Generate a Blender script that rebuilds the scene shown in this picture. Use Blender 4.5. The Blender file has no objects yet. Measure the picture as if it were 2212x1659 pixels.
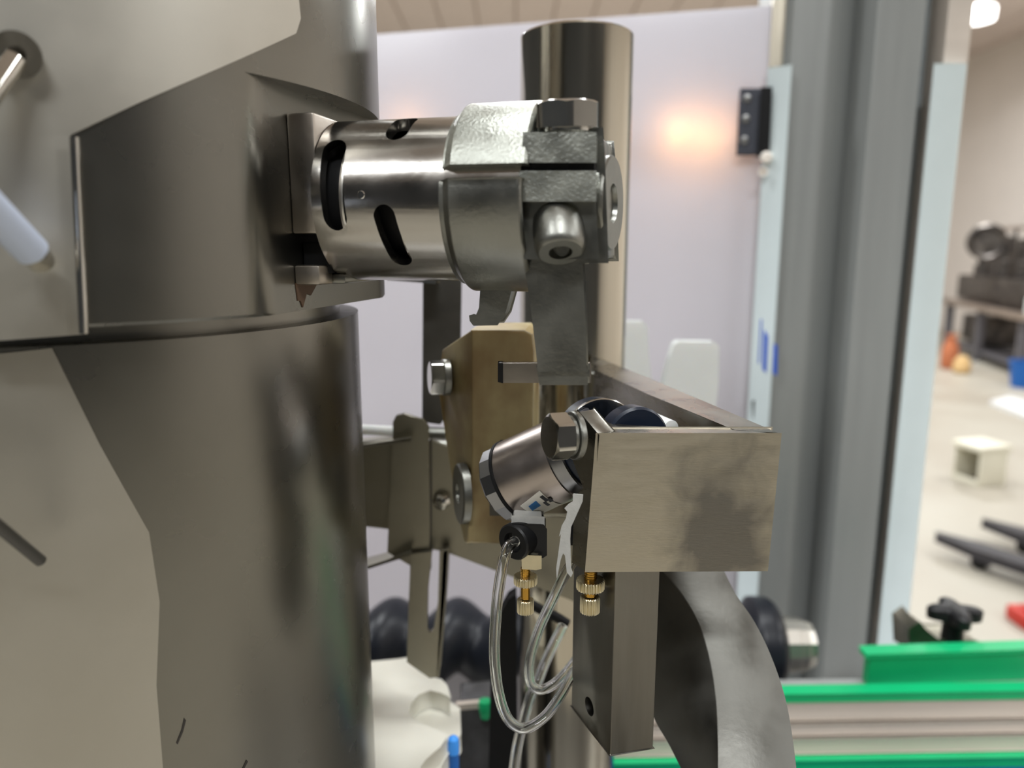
import bpy, bmesh, math, random
from mathutils import Vector as V, Matrix
random.seed(7)
SC = bpy.context.scene
COL = SC.collection
PI = math.pi

# ------------------------------------------------------------------ camera
F, CX, CY, EYE = 1600.0, 1106.0, 829.5, 1.5
PITCH = math.radians(10.5)
cam_d = bpy.data.cameras.new('camera')
cam = bpy.data.objects.new('camera', cam_d)
COL.objects.link(cam)
cam.location = (0, 0, EYE)
cam.rotation_euler = (PI / 2 - PITCH, 0, 0)
cam_d.sensor_width = 36
cam_d.lens = F / 2212 * 36
cam_d.clip_start = 0.01
cam_d.clip_end = 60
cam_d.dof.use_dof = True
cam_d.dof.focus_distance = 0.275
cam_d.dof.aperture_fstop = 7.0
SC.camera = cam

# ------------------------------------------------------------------ world, lights, exposure
w = bpy.data.worlds.new('world')
SC.world = w
w.use_nodes = True
w.node_tree.nodes['Background'].inputs[0].default_value = (0.9, 0.92, 1, 1)
w.node_tree.nodes['Background'].inputs[1].default_value = 0.3
SC.view_settings.view_transform = 'Standard'
SC.view_settings.look = 'None'
SC.view_settings.exposure = -0.42
SC.view_settings.gamma = 1
SC.view_settings.use_curve_mapping = False
SC.cycles.max_bounces = 10
SC.cycles.sample_clamp_indirect = 6


def area(name, loc, sx, sy, watt, col=(1, 0.97, 0.92), aim=None):
    d = bpy.data.lights.new(name, 'AREA')
    d.shape = 'RECTANGLE'
    d.size, d.size_y, d.energy, d.color = sx, sy, watt, col
    o = bpy.data.objects.new(name, d)
    COL.objects.link(o)
    o.location = loc
    if aim is not None:
        o.rotation_euler = (V(aim) - V(loc)).to_track_quat('-Z', 'Y').to_euler()
    return o


LAMPS = []
for ix, x in enumerate((-2.8, 0.3, 4.8)):
    for iy, y in enumerate((-2.4, 0.5, 4.8, 9.2)):
        LAMPS.append((x, y))
        area('ceiling_light', (x, y, 4.6), 1.4, 0.4, (150, 100, 170, 300)[iy], (0.95, 0.98, 1.0))

# ------------------------------------------------------------------ image helpers
RX = V((1, 0, 0))
FW = V((0, math.cos(PITCH), -math.sin(PITCH)))
UP = V((0, math.sin(PITCH), math.cos(PITCH)))
EYEV = V((0, 0, EYE))


def ray(px, py):
    return FW + RX * ((px - CX) / F) + UP * ((CY - py) / F)


def onp(px, py, p0, n):
    d = ray(px, py)
    return EYEV + d * ((V(p0) - EYEV).dot(n) / d.dot(n))


def P(px, py, y):
    return onp(px, py, (0, y, 0), V((0, 1, 0)))


def PZ(px, py, z):
    return onp(px, py, (0, 0, z), V((0, 0, 1)))


# ------------------------------------------------------------------ object helpers
ORG = {}


def finish(name, bm, mat, parent=None, bevel=0, seg=2, ang=32, smooth=True, origin=None):
    if bevel:
        bm.normal_update()
        es = [e for e in bm.edges if len(e.link_faces) == 2 and e.calc_face_angle(0) > math.radians(28)]
        if es:
            bmesh.ops.bevel(bm, geom=es, offset=bevel, segments=seg, affect='EDGES', clamp_overlap=True, profile=0.5)
    bmesh.ops.recalc_face_normals(bm, faces=bm.faces)
    xs = [v.co for v in bm.verts]
    lo = V((min(c.x for c in xs), min(c.y for c in xs), min(c.z for c in xs)))
    hi = V((max(c.x for c in xs), max(c.y for c in xs), max(c.z for c in xs)))
    o0 = V(origin) if origin is not None else V(((lo.x + hi.x) / 2, (lo.y + hi.y) / 2, lo.z if parent is None else (lo.z + hi.z) / 2))
    bmesh.ops.translate(bm, verts=bm.verts, vec=-o0)
    me = bpy.data.meshes.new(name)
    bm.to_mesh(me)
    bm.free()
    if smooth:
        me.shade_smooth()
        me.set_sharp_from_angle(angle=math.radians(ang))
    me.materials.append(mat)
    o = bpy.data.objects.new(name, me)
    COL.objects.link(o)
    ORG[o] = o0
    if parent is not None:
        o.parent = parent
        o.location = o0 - ORG[parent]
    else:
        o.location = o0
    return o


def thing(name, loc, label, cat, group=None):
    o = bpy.data.objects.new(name, None)
    COL.objects.link(o)
    o.empty_display_size = 0.02
    o.location = loc
    ORG[o] = V(loc)
    return tag(o, label, cat, group)


def tag(o, label, cat, group=None):
    o['label'] = label
    o['category'] = cat
    if group:
        o['group'] = group
    return o


def struct(o):
    o['kind'] = 'structure'
    return o


def frame(axis, ref=V((0, 0, 1))):
    a = V(axis).normalized()
    if abs(a.dot(ref)) > 0.98:
        ref = V((0, 1, 0))
    u = a.cross(ref).normalized()
    return a, u, u.cross(a)


def poly_prism(name, pts, vec, mat, parent=None, bevel=0, seg=2, **k):
    bm = bmesh.new()
    vec = V(vec)
    n = len(pts)
    A = [bm.verts.new(V(p)) for p in pts]
    B = [bm.verts.new(V(p) + vec) for p in pts]
    bm.faces.new(A)
    bm.faces.new(B[::-1])
    for i in range(n):
        j = (i + 1) % n
        bm.faces.new((A[i], A[j], B[j], B[i]))
    return finish(name, bm, mat, parent, bevel, seg, **k)


def pprism(name, px, p0, n, depth, mat, parent=None, bevel=0, **k):
    """outline given on a plane (point, normal towards the viewer), thickness goes away from the viewer"""
    n = V(n).normalized()
    pts = [onp(a, b, p0, n) for a, b in px]
    return poly_prism(name, pts, -n * depth, mat, parent, bevel, **k)


NY = V((0, -1, 0))


def yprism(name, px, y, depth, mat, parent=None, bevel=0, **k):
    return pprism(name, px, (0, y, 0), NY, depth, mat, parent, bevel, **k)


def box(name, c, half, axes, mat, parent=None, bevel=0, **k):
    c = V(c)
    bm = bmesh.new()
    a, b, d = [V(q) for q in axes]
    vs = {}
    for i in (-1, 1):
        for j in (-1, 1):
            for l in (-1, 1):
                vs[i, j, l] = bm.verts.new(c + a * (i * half[0]) + b * (j * half[1]) + d * (l * half[2]))
    for f in (((-1, -1, -1), (-1, 1, -1), (1, 1, -1), (1, -1, -1)), ((-1, -1, 1), (1, -1, 1), (1, 1, 1), (-1, 1, 1)),
              ((-1, -1, -1), (1, -1, -1), (1, -1, 1), (-1, -1, 1)), ((-1, 1, -1), (-1, 1, 1), (1, 1, 1), (1, 1, -1)),
              ((-1, -1, -1), (-1, -1, 1), (-1, 1, 1), (-1, 1, -1)), ((1, -1, -1), (1, 1, -1), (1, 1, 1), (1, -1, 1))):
        bm.faces.new([vs[q] for q in f])
    return finish(name, bm, mat, parent, bevel, **k)


WAX = (V((1, 0, 0)), V((0, 1, 0)), V((0, 0, 1)))


def abox(name, lo, hi, mat, parent=None, bevel=0, **k):
    lo, hi = V(lo), V(hi)
    return box(name, (lo + hi) / 2, (hi - lo) / 2, WAX, mat, parent, bevel, **k)


def lathe_bm(org, axis, prof, seg=48, teeth=None, a0=0, a1=2 * PI, ref=V((0, 0, 1))):
    """prof: list of (t, r); open ends with r > 0 are capped"""
    bm = bmesh.new()
    a, u, v = frame(axis, ref)
    org = V(org)
    full = abs(a1 - a0 - 2 * PI) < 1e-6
    m = seg if full else seg + 1
    rings = []
    for t, r in prof:
        ring = []
        for i in range(m):
            th = a0 + (a1 - a0) * i / seg
            rr = r
            if teeth and r > teeth[0] * 0.8:
                rr = r - teeth[1] * (i % 4 >= 2)
            ring.append(bm.verts.new(org + a * t + (u * math.cos(th) + v * math.sin(th)) * rr))
        rings.append(ring)
    for A, B in zip(rings, rings[1:]):
        for i in range(m if full else m - 1):
            j = (i + 1) % m
            bm.faces.new((A[i], A[j], B[j], B[i]))
    if full:
        if prof[0][1] > 0:
            bm.faces.new(rings[0][::-1])
        if prof[-1][1] > 0:
            bm.faces.new(rings[-1])
    return bm


def lathe(name, org, axis, prof, mat, parent=None, seg=48, teeth=None, **k):
    return finish(name, lathe_bm(org, axis, prof, seg, teeth), mat, parent, **k)


def cyl(name, p0, p1, r, mat, parent=None, ch=0.0, seg=40, **k):
    p0, p1 = V(p0), V(p1)
    L = (p1 - p0).length
    prof = [(0, r), (L, r)] if not ch else [(0, r - ch), (ch, r), (L - ch, r), (L, r - ch)]
    return lathe(name, p0, p1 - p0, prof, mat, parent, seg, **k)


def tube(name, path, r, mat, parent=None, seg=14, inner=0, sub=10, **k):
    pts = [V(p) for p in path]
    out = []
    n = len(pts)
    for i in range(n - 1):
        p0, p1, p2, p3 = pts[max(i - 1, 0)], pts[i], pts[i + 1], pts[min(i + 2, n - 1)]
        for s in range(sub):
            t = s / sub
            out.append(0.5 * ((2 * p1) + (p2 - p0) * t + (2 * p0 - 5 * p1 + 4 * p2 - p3) * t * t + (3 * p1 - p0 - 3 * p2 + p3) * t ** 3))
    out.append(pts[-1])
    bm = bmesh.new()
    T0 = (out[1] - out[0]).normalized()
    a, u, v = frame(T0)
    R, I = [], []
    for i, p in enumerate(out):
        t = (out[min(i + 1, len(out) - 1)] - out[max(i - 1, 0)]).normalized()
        u = (u - t * u.dot(t)).normalized()
        v = t.cross(u)
        R.append([bm.verts.new(p + (u * math.cos(2 * PI * q / seg) + v * math.sin(2 * PI * q / seg)) * r) for q in range(seg)])
        if inner:
            I.append([bm.verts.new(p + (u * math.cos(2 * PI * q / seg) + v * math.sin(2 * PI * q / seg)) * inner) for q in range(seg)])
    for L, flip in ((R, 0), (I, 1)):
        for A, B in zip(L, L[1:]):
            for i in range(seg):
                j = (i + 1) % seg
                f = (A[i], A[j], B[j], B[i])
                bm.faces.new(f[::-1] if flip else f)
    if inner:
        for A, B in ((R[0], I[0]), (R[-1], I[-1])):
            for i in range(seg):
                j = (i + 1) % seg
                bm.faces.new((A[i], B[i], B[j], A[j]))
    else:
        bm.faces.new(R[0][::-1])
        bm.faces.new(R[-1])
    return finish(name, bm, mat, parent, **k)


def hexhead(name, p0, axis, r, h, mat, parent=None, rot=0, ref=V((0, 0, 1)), dome=True):
    """hexagon r = corner radius, from p0 outwards, chamfered outer corners"""
    a, u, v = frame(axis, ref)
    p0 = V(p0)
    bm = bmesh.new()
    n = 48
    cr = r * math.cos(PI / 6)
    rings = []
    def hexr(th):
        q = (th - rot) % (PI / 3) - PI / 6
        return cr / math.cos(q)
    spec = [(0, None, 0.0), (h * 0.82, None, 0.0), (h, cr * 0.96, 0.0)]
    for t, rad, _ in spec:
        ring = []
        for i in range(n):
            th = 2 * PI * i / n
            hr = hexr(th)
            if rad is None:
                tt = t
                if t > 0 and dome:
                    tt = h - (hr - cr) * 0.6 - h * 0.02
                ring.append(bm.verts.new(p0 + a * tt + (u * math.cos(th) + v * math.sin(th)) * hr))
            else:
                ring.append(bm.verts.new(p0 + a * t + (u * math.cos(th) + v * math.sin(th)) * rad))
        rings.append(ring)
    for A, B in zip(rings, rings[1:]):
        for i in range(n):
            j = (i + 1) % n
            bm.faces.new((A[i], A[j], B[j], B[i]))
    bm.faces.new(rings[0][::-1])
    bm.faces.new(rings[-1])
    return finish(name, bm, mat, parent, ang=20)


def carve(o, cutters):
    dg = bpy.context.evaluated_depsgraph_get()
    for c in cutters:
        m = o.modifiers.new('cut', 'BOOLEAN')
        m.operation = 'DIFFERENCE'
        m.solver = 'EXACT'
        m.object = c
    bpy.context.view_layer.update()
    dg = bpy.context.evaluated_depsgraph_get()
    me = bpy.data.meshes.new_from_object(o.evaluated_get(dg))
    o.modifiers.clear()
    o.data = me
    me.set_sharp_from_angle(angle=math.radians(32))
    for c in cutters:
        bpy.data.objects.remove(c)


# ------------------------------------------------------------------ materials
def lin(r, g, b):
    f = lambda c: (c / 255 / 12.92) if c <= 10 else ((c / 255 + 0.055) / 1.055) ** 2.4
    return (f(r), f(g), f(b), 1)


def mat(name, col, rough=0.5, metal=0.0, noise=0.0, nscale=60, stretch=(1, 1, 1), bump=0.0, bscale=None, rvar=0.0,
        col2=None, coat=0.0, spec=0.5, trans=0, ior=1.45, emit=None, estr=0, sss=0.0, detail=4, blotch=None):
    m = bpy.data.materials.new(name)
    m.use_nodes = True
    nt = m.node_tree
    b = nt.nodes['Principled BSDF']
    b.inputs['Base Color'].default_value = col
    b.inputs['Roughness'].default_value = rough
    b.inputs['Metallic'].default_value = metal
    b.inputs['Specular IOR Level'].default_value = spec
    b.inputs['IOR'].default_value = ior
    b.inputs['Coat Weight'].default_value = coat
    b.inputs['Coat Roughness'].default_value = 0.08
    b.inputs['Transmission Weight'].default_value = trans
    if sss:
        b.inputs['Subsurface Weight'].default_value = sss
        b.inputs['Subsurface Radius'].default_value = (0.01, 0.008, 0.006)
        b.inputs['Subsurface Scale'].default_value = 0.5
    if emit:
        b.inputs['Emission Color'].default_value = emit
        b.inputs['Emission Strength'].default_value = estr
    if noise or bump or rvar or col2:
        tc = nt.nodes.new('ShaderNodeTexCoord')
        mp = nt.nodes.new('ShaderNodeMapping')
        mp.inputs['Scale'].default_value = stretch
        nt.links.new(tc.outputs['Object'], mp.inputs['Vector'])
        nz = nt.nodes.new('ShaderNodeTexNoise')
        nz.inputs['Scale'].default_value = nscale
        nz.inputs['Detail'].default_value = detail
        nt.links.new(mp.outputs[0], nz.inputs['Vector'])
        if noise or col2:
            cr = nt.nodes.new('ShaderNodeValToRGB')
            c2 = col2 or tuple(max(0, c * (1 - noise)) for c in col[:3]) + (1,)
            c1 = col if col2 else tuple(min(1, c * (1 + noise)) for c in col[:3]) + (1,)
            lo, hi = blotch or (0.3, 0.7)
            cr.color_ramp.elements[0].position = lo
            cr.color_ramp.elements[1].position = hi
            cr.color_ramp.elements[0].color = c2
            cr.color_ramp.elements[1].color = c1
            nt.links.new(nz.outputs['Fac'], cr.inputs['Fac'])
            nt.links.new(cr.outputs[0], b.inputs['Base Color'])
        if rvar:
            mr = nt.nodes.new('ShaderNodeMapRange')
            mr.inputs['From Min'].default_value = 0.3
            mr.inputs['From Max'].default_value = 0.7
            mr.inputs['To Min'].default_value = max(0, rough - rvar)
            mr.inputs['To Max'].default_value = min(1, rough + rvar)
            nt.links.new(nz.outputs['Fac'], mr.inputs['Value'])
            nt.links.new(mr.outputs[0], b.inputs['Roughness'])
        if bump:
            n2 = nz
            if bscale:
                n2 = nt.nodes.new('ShaderNodeTexNoise')
                n2.inputs['Scale'].default_value = bscale
                n2.inputs['Detail'].default_value = 3
                nt.links.new(mp.outputs[0], n2.inputs['Vector'])
            bp = nt.nodes.new('ShaderNodeBump')
            bp.inputs['Strength'].default_value = bump
            bp.inputs['Distance'].default_value = 0.0004
            nt.links.new(n2.outputs['Fac'], bp.inputs['Height'])
            nt.links.new(bp.outputs[0], b.inputs['Normal'])
    return m


M = {}
M['tank'] = mat('tank steel', lin(130, 128, 121), 0.28, 1, 0.04, 30, (1, 1, 1), 0.0, None, 0.02)
M['overlay'] = mat('jacket steel', lin(186, 182, 172), 0.45, 1, 0.05, 25, (1, 1, 1), 0.04, 60, 0.04)
M['flat'] = mat('milled steel', lin(178, 170, 160), 0.34, 1, 0.12, 50, (1, 1, 1), 0.12, 300, 0.1)
M['sleeve'] = mat('turned steel', lin(170, 166, 160), 0.2, 1, 0.05, 60, (1, 1, 1), 0.05, 500, 0.05)
M['cast'] = mat('cast steel', lin(172, 174, 166), 0.42, 1, 0.08, 120, (1, 1, 1), 0.55, 900, 0.08)
M['castsmooth'] = mat('smooth cast steel', lin(138, 138, 132), 0.36, 1, 0.08, 60, (1, 1, 1), 0.2, 700, 0.08)
M['polish'] = mat('polished steel', lin(200, 198, 192), 0.13, 1, 0.03, 60, (1, 1, 1), 0.02, 300, 0.04)
M['post'] = mat('drawn steel', lin(196, 190, 176), 0.13, 1, 0.05, 90, (1, 1, 0.02), 0.05, 200, 0.05)
M['bracket'] = mat('ground steel', lin(136, 133, 125), 0.28, 1, 0.10, 45, (1, 1, 3), 0.12, 320, 0.1)
M['bracketworn'] = mat('worn ground steel', lin(192, 184, 168), 0.40, 1, 0, 38, (1, 1, 1.2), 0.14, 260, 0.12, col2=lin(112, 108, 100), blotch=(0.36, 0.62))


def worn_front():
    m = mat('worn ground steel', lin(196, 188, 170), 0.46, 1, 0.06, 60, (1, 1, 6), 0.1, 300, 0.06)
    nt = m.node_tree
    b = nt.nodes['Principled BSDF']
    tc = nt.nodes.new('ShaderNodeTexCoord')
    sp = nt.nodes.new('ShaderNodeSeparateXYZ')
    nt.links.new(tc.outputs['Object'], sp.inputs[0])
    nz = nt.nodes.new('ShaderNodeTexNoise')
    nz.inputs['Scale'].default_value = 70
    nz.inputs['Detail'].default_value = 6
    nz.inputs['Distortion'].default_value = 0.6
    nt.links.new(tc.outputs['Object'], nz.inputs['Vector'])
    # smear centred right of the middle of the plate
    vd = nt.nodes.new('ShaderNodeVectorMath')
    vd.operation = 'DISTANCE'
    vd.inputs[1].default_value = (0.0135, -0.004, -0.006)
    sc_ = nt.nodes.new('ShaderNodeVectorMath')
    sc_.operation = 'MULTIPLY'
    sc_.inputs[1].default_value = (0.95, 1, 0.55)
    nt.links.new(tc.outputs['Object'], sc_.inputs[0])
    nt.links.new(sc_.outputs[0], vd.inputs[0])
    ad = nt.nodes.new('ShaderNodeMath')
    ad.operation = 'MULTIPLY_ADD'
    ad.inputs[1].default_value = 0.026
    nt.links.new(nz.outputs['Fac'], ad.inputs[0])
    nt.links.new(vd.outputs['Value'], ad.inputs[2])
    rp = nt.nodes.new('ShaderNodeValToRGB')
    e = rp.color_ramp.elements
    e[0].position, e[1].position = 0.32, 0.52
    e[0].color, e[1].color = lin(134, 130, 122), lin(194, 186, 168)
    ml = nt.nodes.new('ShaderNodeMath')
    ml.operation = 'MULTIPLY'
    ml.inputs[1].default_value = 15.0
    nt.links.new(ad.outputs[0], ml.inputs[0])
    nt.links.new(ml.outputs[0], rp.inputs['Fac'])
    nt.links.new(rp.outputs[0], b.inputs['Base Color'])
    return m


M['bracketworn'] = worn_front()
M['ringsteel'] = mat('bright ring steel', lin(225, 222, 214), 0.3, 1)
M['rodblue'] = mat('pale blue sheen', lin(196, 206, 226), 0.4, 0.2)
M['slotgrey'] = mat('slot grey aluminium', lin(150, 156, 158), 0.5, 0.1)
M['drip'] = mat('brown residue', lin(92, 70, 52), 0.6)
M['scuff'] = mat('dark scuff', lin(46, 42, 38), 0.6)
M['bar'] = mat('brushed bar steel', lin(124, 121, 114), 0.36, 1, 0.10, 40, (6, 6, 0.5), 0.10, 140, 0.08)
M['arc'] = mat('blasted steel', lin(106, 105, 100), 0.46, 1, 0.14, 60, (1, 1, 1), 0.15, 400, 0.1)
M['sheet'] = mat('dull sheet steel', lin(150, 146, 132), 0.4, 1, 0.08, 40, (1, 1, 1), 0.1, 200, 0.08)
M['darkslab'] = mat('blackened steel', lin(96, 94, 90), 0.5, 1, 0.08, 60, (1, 1, 1), 0.2, 300, 0.05)
M['air'] = mat('cylinder barrel steel', lin(172, 162, 156), 0.32, 1, 0.05, 60, (1, 1, 1), 0.06, 600, 0.05)
M['aircap'] = mat('cylinder end aluminium', lin(140, 140, 142), 0.28, 1, 0.05, 80)
M['navy'] = mat('navy anodised', lin(20, 30, 46), 0.32, 0, 0.1, 90, spec=0.5)
M['black'] = mat('black plastic', lin(20, 20, 21), 0.42, 0, 0.1, 80, spec=0.4)
M['blackrub'] = mat('black rubber', lin(14, 14, 15), 0.6, 0, 0.1, 80, spec=0.3)
M['auger'] = mat('black screw plastic', lin(24, 27, 34), 0.36, 0, 0.08, 50, spec=0.45)
M['brass'] = mat('brass', lin(196, 152, 70), 0.24, 1, 0.08, 200)
M['nickel'] = mat('nickel plated brass', lin(216, 206, 176), 0.3, 1, 0.05, 200)
M['nylon'] = mat('aged tan nylon', lin(186, 172, 128), 0.45, 0, 0, 45, (1, 1, 0.7), 0.08, 300, 0.05, col2=lin(142, 120, 82), sss=0.15, blotch=(0.35, 0.68))
M['white'] = mat('white nylon', lin(246, 250, 246), 0.45, 0, 0.02, 40, sss=0.2)
M['ivory'] = mat('ivory star wheel plastic', lin(216, 213, 200), 0.45, 0, 0.02, 40, sss=0.1)
M['ptfe'] = mat('white thread tape', lin(176, 175, 170), 0.7, 0, 0.06, 300, bump=0.3, bscale=900)
M['sticker'] = mat('sticker paper', lin(236, 232, 222), 0.5)
M['stickerblue'] = mat('sticker blue ink', lin(40, 110, 170), 0.5)
M['stickerink'] = mat('sticker black ink', lin(45, 45, 50), 0.5)
M['alu'] = mat('anodised aluminium', lin(158, 160, 158), 0.42, 0.3, 0.03, 20, (4, 4, 0.2), 0.04, 90, 0.04)
M['alubright'] = mat('bright aluminium rail', lin(220, 208, 196), 0.4, 0.2, 0.04, 20, (0.3, 4, 4), 0, None, 0.05)
M['film'] = mat('pale blue protective film', lin(228, 240, 242), 0.4, 0, 0.02, 20, coat=0.3)
M['filmblue'] = mat('printed film blue', lin(40, 92, 205), 0.45)
M['panel'] = mat('frosted door sheet', lin(208, 207, 212), 0.5, 0, 0.05, 4, (1, 1, 1), 0.0, None, 0.0, coat=0.5, spec=0.15)
M['panel'].node_tree.nodes['Principled BSDF'].inputs['Coat Roughness'].default_value = 0.2
M['doorframe'] = mat('door edge trim', lin(176, 168, 152), 0.4, 0.6, 0.05, 20)
M['hinge'] = mat('dark grey hinge plastic', lin(66, 68, 76), 0.45, 0, 0.06, 60)
M['screw'] = mat('zinc screw', lin(190, 190, 188), 0.3, 1)
M['green'] = mat('green slide plastic', lin(10, 172, 108), 0.4, 0, 0.05, 20)
M['belt'] = mat('blue belt plastic', lin(12, 62, 128), 0.45, 0, 0.08, 60)
M['blue'] = mat('bright blue plastic', lin(62, 150, 240), 0.4, 0, 0.03, 60)
M['bluedark'] = mat('blue plastic body', lin(22, 92, 168), 0.42, 0, 0.08, 100)
M['greyblock'] = mat('grey painted block', lin(92, 92, 94), 0.5, 0, 0, 50, col2=lin(58, 57, 58))
M['base'] = mat('machine table steel', lin(150, 148, 144), 0.4, 1, 0.06, 20)
M['floor'] = mat('floor paint', lin(176, 171, 158), 0.45, 0, 0, 1.1, (1, 1, 1), 0.02, 8, 0.08, col2=lin(164, 156, 142), blotch=(0.36, 0.62))
M['walldark'] = mat('dark wall paint', lin(58, 60, 62), 0.8, 0, 0.04, 2)
M['wall'] = mat('wall paint', lin(228, 220, 212), 0.8, 0, 0.02, 2)
M['ceil'] = mat('ceiling panel paint', lin(214, 200, 192), 0.7, 0, 0.02, 2)
M['seam'] = mat('ceiling backing', lin(176, 158, 148), 0.8)
M['lamp'] = mat('lamp diffuser', (1, 1, 1, 1), 0.5, emit=(1, 0.98, 0.95, 1), estr=6)
M['lampbody'] = mat('lamp housing', lin(200, 200, 200), 0.5)
M['bench'] = mat('bench steel', lin(196, 184, 176), 0.35, 1, 0.1, 6)
M['benchframe'] = mat('bench frame paint', lin(96, 94, 98), 0.5, 0, 0.08, 6)
M['gear'] = mat('dark machine metal', lin(112, 106, 100), 0.4, 0.8, 0, 9, col2=lin(58, 54, 54))
M['bag'] = mat('orange cloth', lin(186, 112, 76), 0.8, 0, 0.15, 14)
M['bag2'] = mat('yellow sacking', lin(206, 172, 120), 0.8, 0, 0.1, 14)
M['stool'] = mat('cream stool plastic', lin(224, 220, 202), 0.5, 0, 0.03, 8)
M['fork'] = mat('dark fork paint', lin(52, 50, 54), 0.5, 0, 0.1, 8)
M['red'] = mat('red paint', lin(190, 52, 40), 0.5, 0, 0.05, 12)
M['clothwhite'] = mat('white sheet', lin(214, 215, 215), 0.7, 0, 0.03, 8)
M['glow'] = mat('amber lamp glow', (1, 0.6, 0.25, 1), 0.5, emit=(1, 0.52, 0.2, 1), estr=45)
M['zip'] = mat('white nylon plug', lin(240, 232, 222), 0.4)


def clear_tube():
    m = mat('clear tubing', (0.97, 0.98, 0.97, 1), 0.04, 0, trans=1.0, ior=1.42)
    return m


M['clear'] = clear_tube()


def frosted(m, amount):
    nt = m.node_tree
    out = [n for n in nt.nodes if n.type == 'OUTPUT_MATERIAL'][0]
    pb_ = nt.nodes['Principled BSDF']
    tr = nt.nodes.new('ShaderNodeBsdfTranslucent')
    tr.inputs[0].default_value = lin(232, 229, 234)
    mx = nt.nodes.new('ShaderNodeMixShader')
    mx.inputs[0].default_value = amount
    nt.links.new(pb_.outputs[0], mx.inputs[1])
    nt.links.new(tr.outputs[0], mx.inputs[2])
    nt.links.new(mx.outputs[0], out.inputs['Surface'])


frosted(M['panel'], 0.52)
frosted(M['white'], 0.2)

# ------------------------------------------------------------------ setting: hall
X0, X1, Y0, Y1, ZC = -6.0, 8.0, -6.0, 16.0, 4.76
struct(abox('floor', (X0, Y0, -0.1), (X1, Y1, 0), M['floor']))
struct(abox('wall_back', (X0, Y1, 0), (X1, Y1 + 0.1, ZC), M['wall']))
struct(abox('wall_front', (X0, Y0 - 0.1, 0), (X1, Y0, ZC), M['walldark']))
struct(abox('wall_left', (X0 - 0.1, Y0, 0), (X0, Y1, ZC), M['walldark']))
struct(abox('wall_right', (X1, Y0, 0), (X1 + 0.1, Y1, ZC), M['wall']))
ceil = struct(abox('ceiling', (X0, Y0, ZC), (X1, Y1, ZC + 0.1), M['seam']))
k = 0
x = X0
while x < X1 - 0.1:
    abox('panel', (x + 0.015, Y0, ZC - 0.022), (min(x + 0.535, X1), Y1, ZC), M['ceil'], ceil)
    x += 0.55
struct(abox('trim_1', (X1 - 0.03, Y0, ZC - 0.13), (X1, Y1, ZC - 0.022), M['wall']))

# ceiling lamps of the hall
for i, (x, y) in enumerate(LAMPS):
    t = thing('ceiling_lamp', (x, y, 4.61), 'long white ceiling lamp of the hall, out of the picture overhead', 'lamp', 'hall ceiling lamps')
    abox('housing', (x - 0.72, y - 0.21, 4.63), (x + 0.72, y + 0.21, 4.738), M['lampbody'], t, 0.01)
    for s in (-1, 1):
        abox('end_cap', (x + s * 0.72 - 0.02, y - 0.22, 4.615), (x + s * 0.72 + 0.02, y + 0.22, 4.738), M['lampbody'], t, 0.005)
p = PZ(2113, 34, 4.42)
t = thing('ceiling_lamp', (p.x, p.y, 4.34), 'lit white hanging lamp at the far right under the ceiling', 'lamp')
a = 0.17
lathe('diffuser', (p.x, p.y, 4.34), (0, 0, 1), [(0, 0.12), (0.02, 0.19), (0.16, 0.20), (0.18, 0.18)], M['lamp'], t, 32)
lathe('housing', (p.x, p.y, 4.52), (0, 0, 1), [(0, 0.14), (0.06, 0.12), (0.10, 0.03), (0.218, 0.03)], M['lampbody'], t, 24)

# ------------------------------------------------------------------ machine table under everything
BZ = EYE - 0.54
t = thing('machine_table', (0, 0.45, 0), 'stainless machine table carrying the filling line', 'machine table')
abox('top', (-0.75, 0.05, BZ - 0.02), (0.62, 0.96, BZ), M['base'], t, 0.003)
abox('cabinet', (-0.72, 0.08, 0.08), (0.59, 0.93, BZ - 0.02), M['base'], t, 0.004)
for fx in (-0.62, 0.5):
    for fy in (0.18, 0.83):
        cyl('foot', (fx, fy, 0), (fx, fy, 0.08), 0.035, M['black'], t, 0.004)

# ------------------------------------------------------------------ tank
TC = V((-0.1746, 0.3098, 0))
ZG = P(490, 690, 0.2277).z          # lower rim of the collar
ZT = P(655, 205, 0.27).z            # shelf above the milled flat
tank = thing('steel_tank', (TC.x, TC.y, BZ), 'big round brushed stainless tank filling the left side', 'tank')
SEG = 160
lathe('body', (TC.x, TC.y, BZ), (0, 0, 1), [(0, 0.108), (ZG - 0.006 - BZ, 0.108), (ZG - 0.006 - BZ, 0.100), (ZG + 0.01 - BZ, 0.100)], M['tank'], tank, SEG)
near = V((-0.0819, 0.2277, 0))
far = V((-0.0563, 0.33, 0))
DV = (far - near).normalized()
NV = V((DV.y, -DV.x, 0))            # out of the milled flat, towards the right


def collar():
    """collar ring with one milled flat and a shelf above it"""
    bm = bmesh.new()
    th = [i * 2 * PI / SEG for i in range(SEG)]
    dflat = (near - V((TC.x, TC.y, 0))).dot(NV)
    def ring(z, cut, r=0.12):
        out = []
        for q in th:
            d = V((math.cos(q), math.sin(q), 0)) * r
            if cut and d.dot(NV) > dflat:
                s = dflat / d.dot(NV)
                d = d * s
            out.append(bm.verts.new(V((TC.x + d.x, TC.y + d.y, z))))
        return out
    rings = [ring(ZG, 1, 0.098), ring(ZG, 1, 0.119), ring(ZG + 0.001, 1), ring(ZT, 1), ring(ZT, 0), ring(EYE + 0.26, 0), ring(EYE + 0.26, 0, 0.05)]
    for A, B in zip(rings, rings[1:]):
        for i in range(SEG):
            j = (i + 1) % SEG
            vs = []
            for v_ in (A[i], A[j], B[j], B[i]):
                if all((v_.co - q.co).length > 1e-7 for q in vs):
                    vs.append(v_)
            if len(vs) > 2:
                bm.faces.new(vs)
    bmesh.ops.remove_doubles(bm, verts=bm.verts, dist=1e-6)
    return finish('collar', bm, M['tank'], tank)


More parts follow.
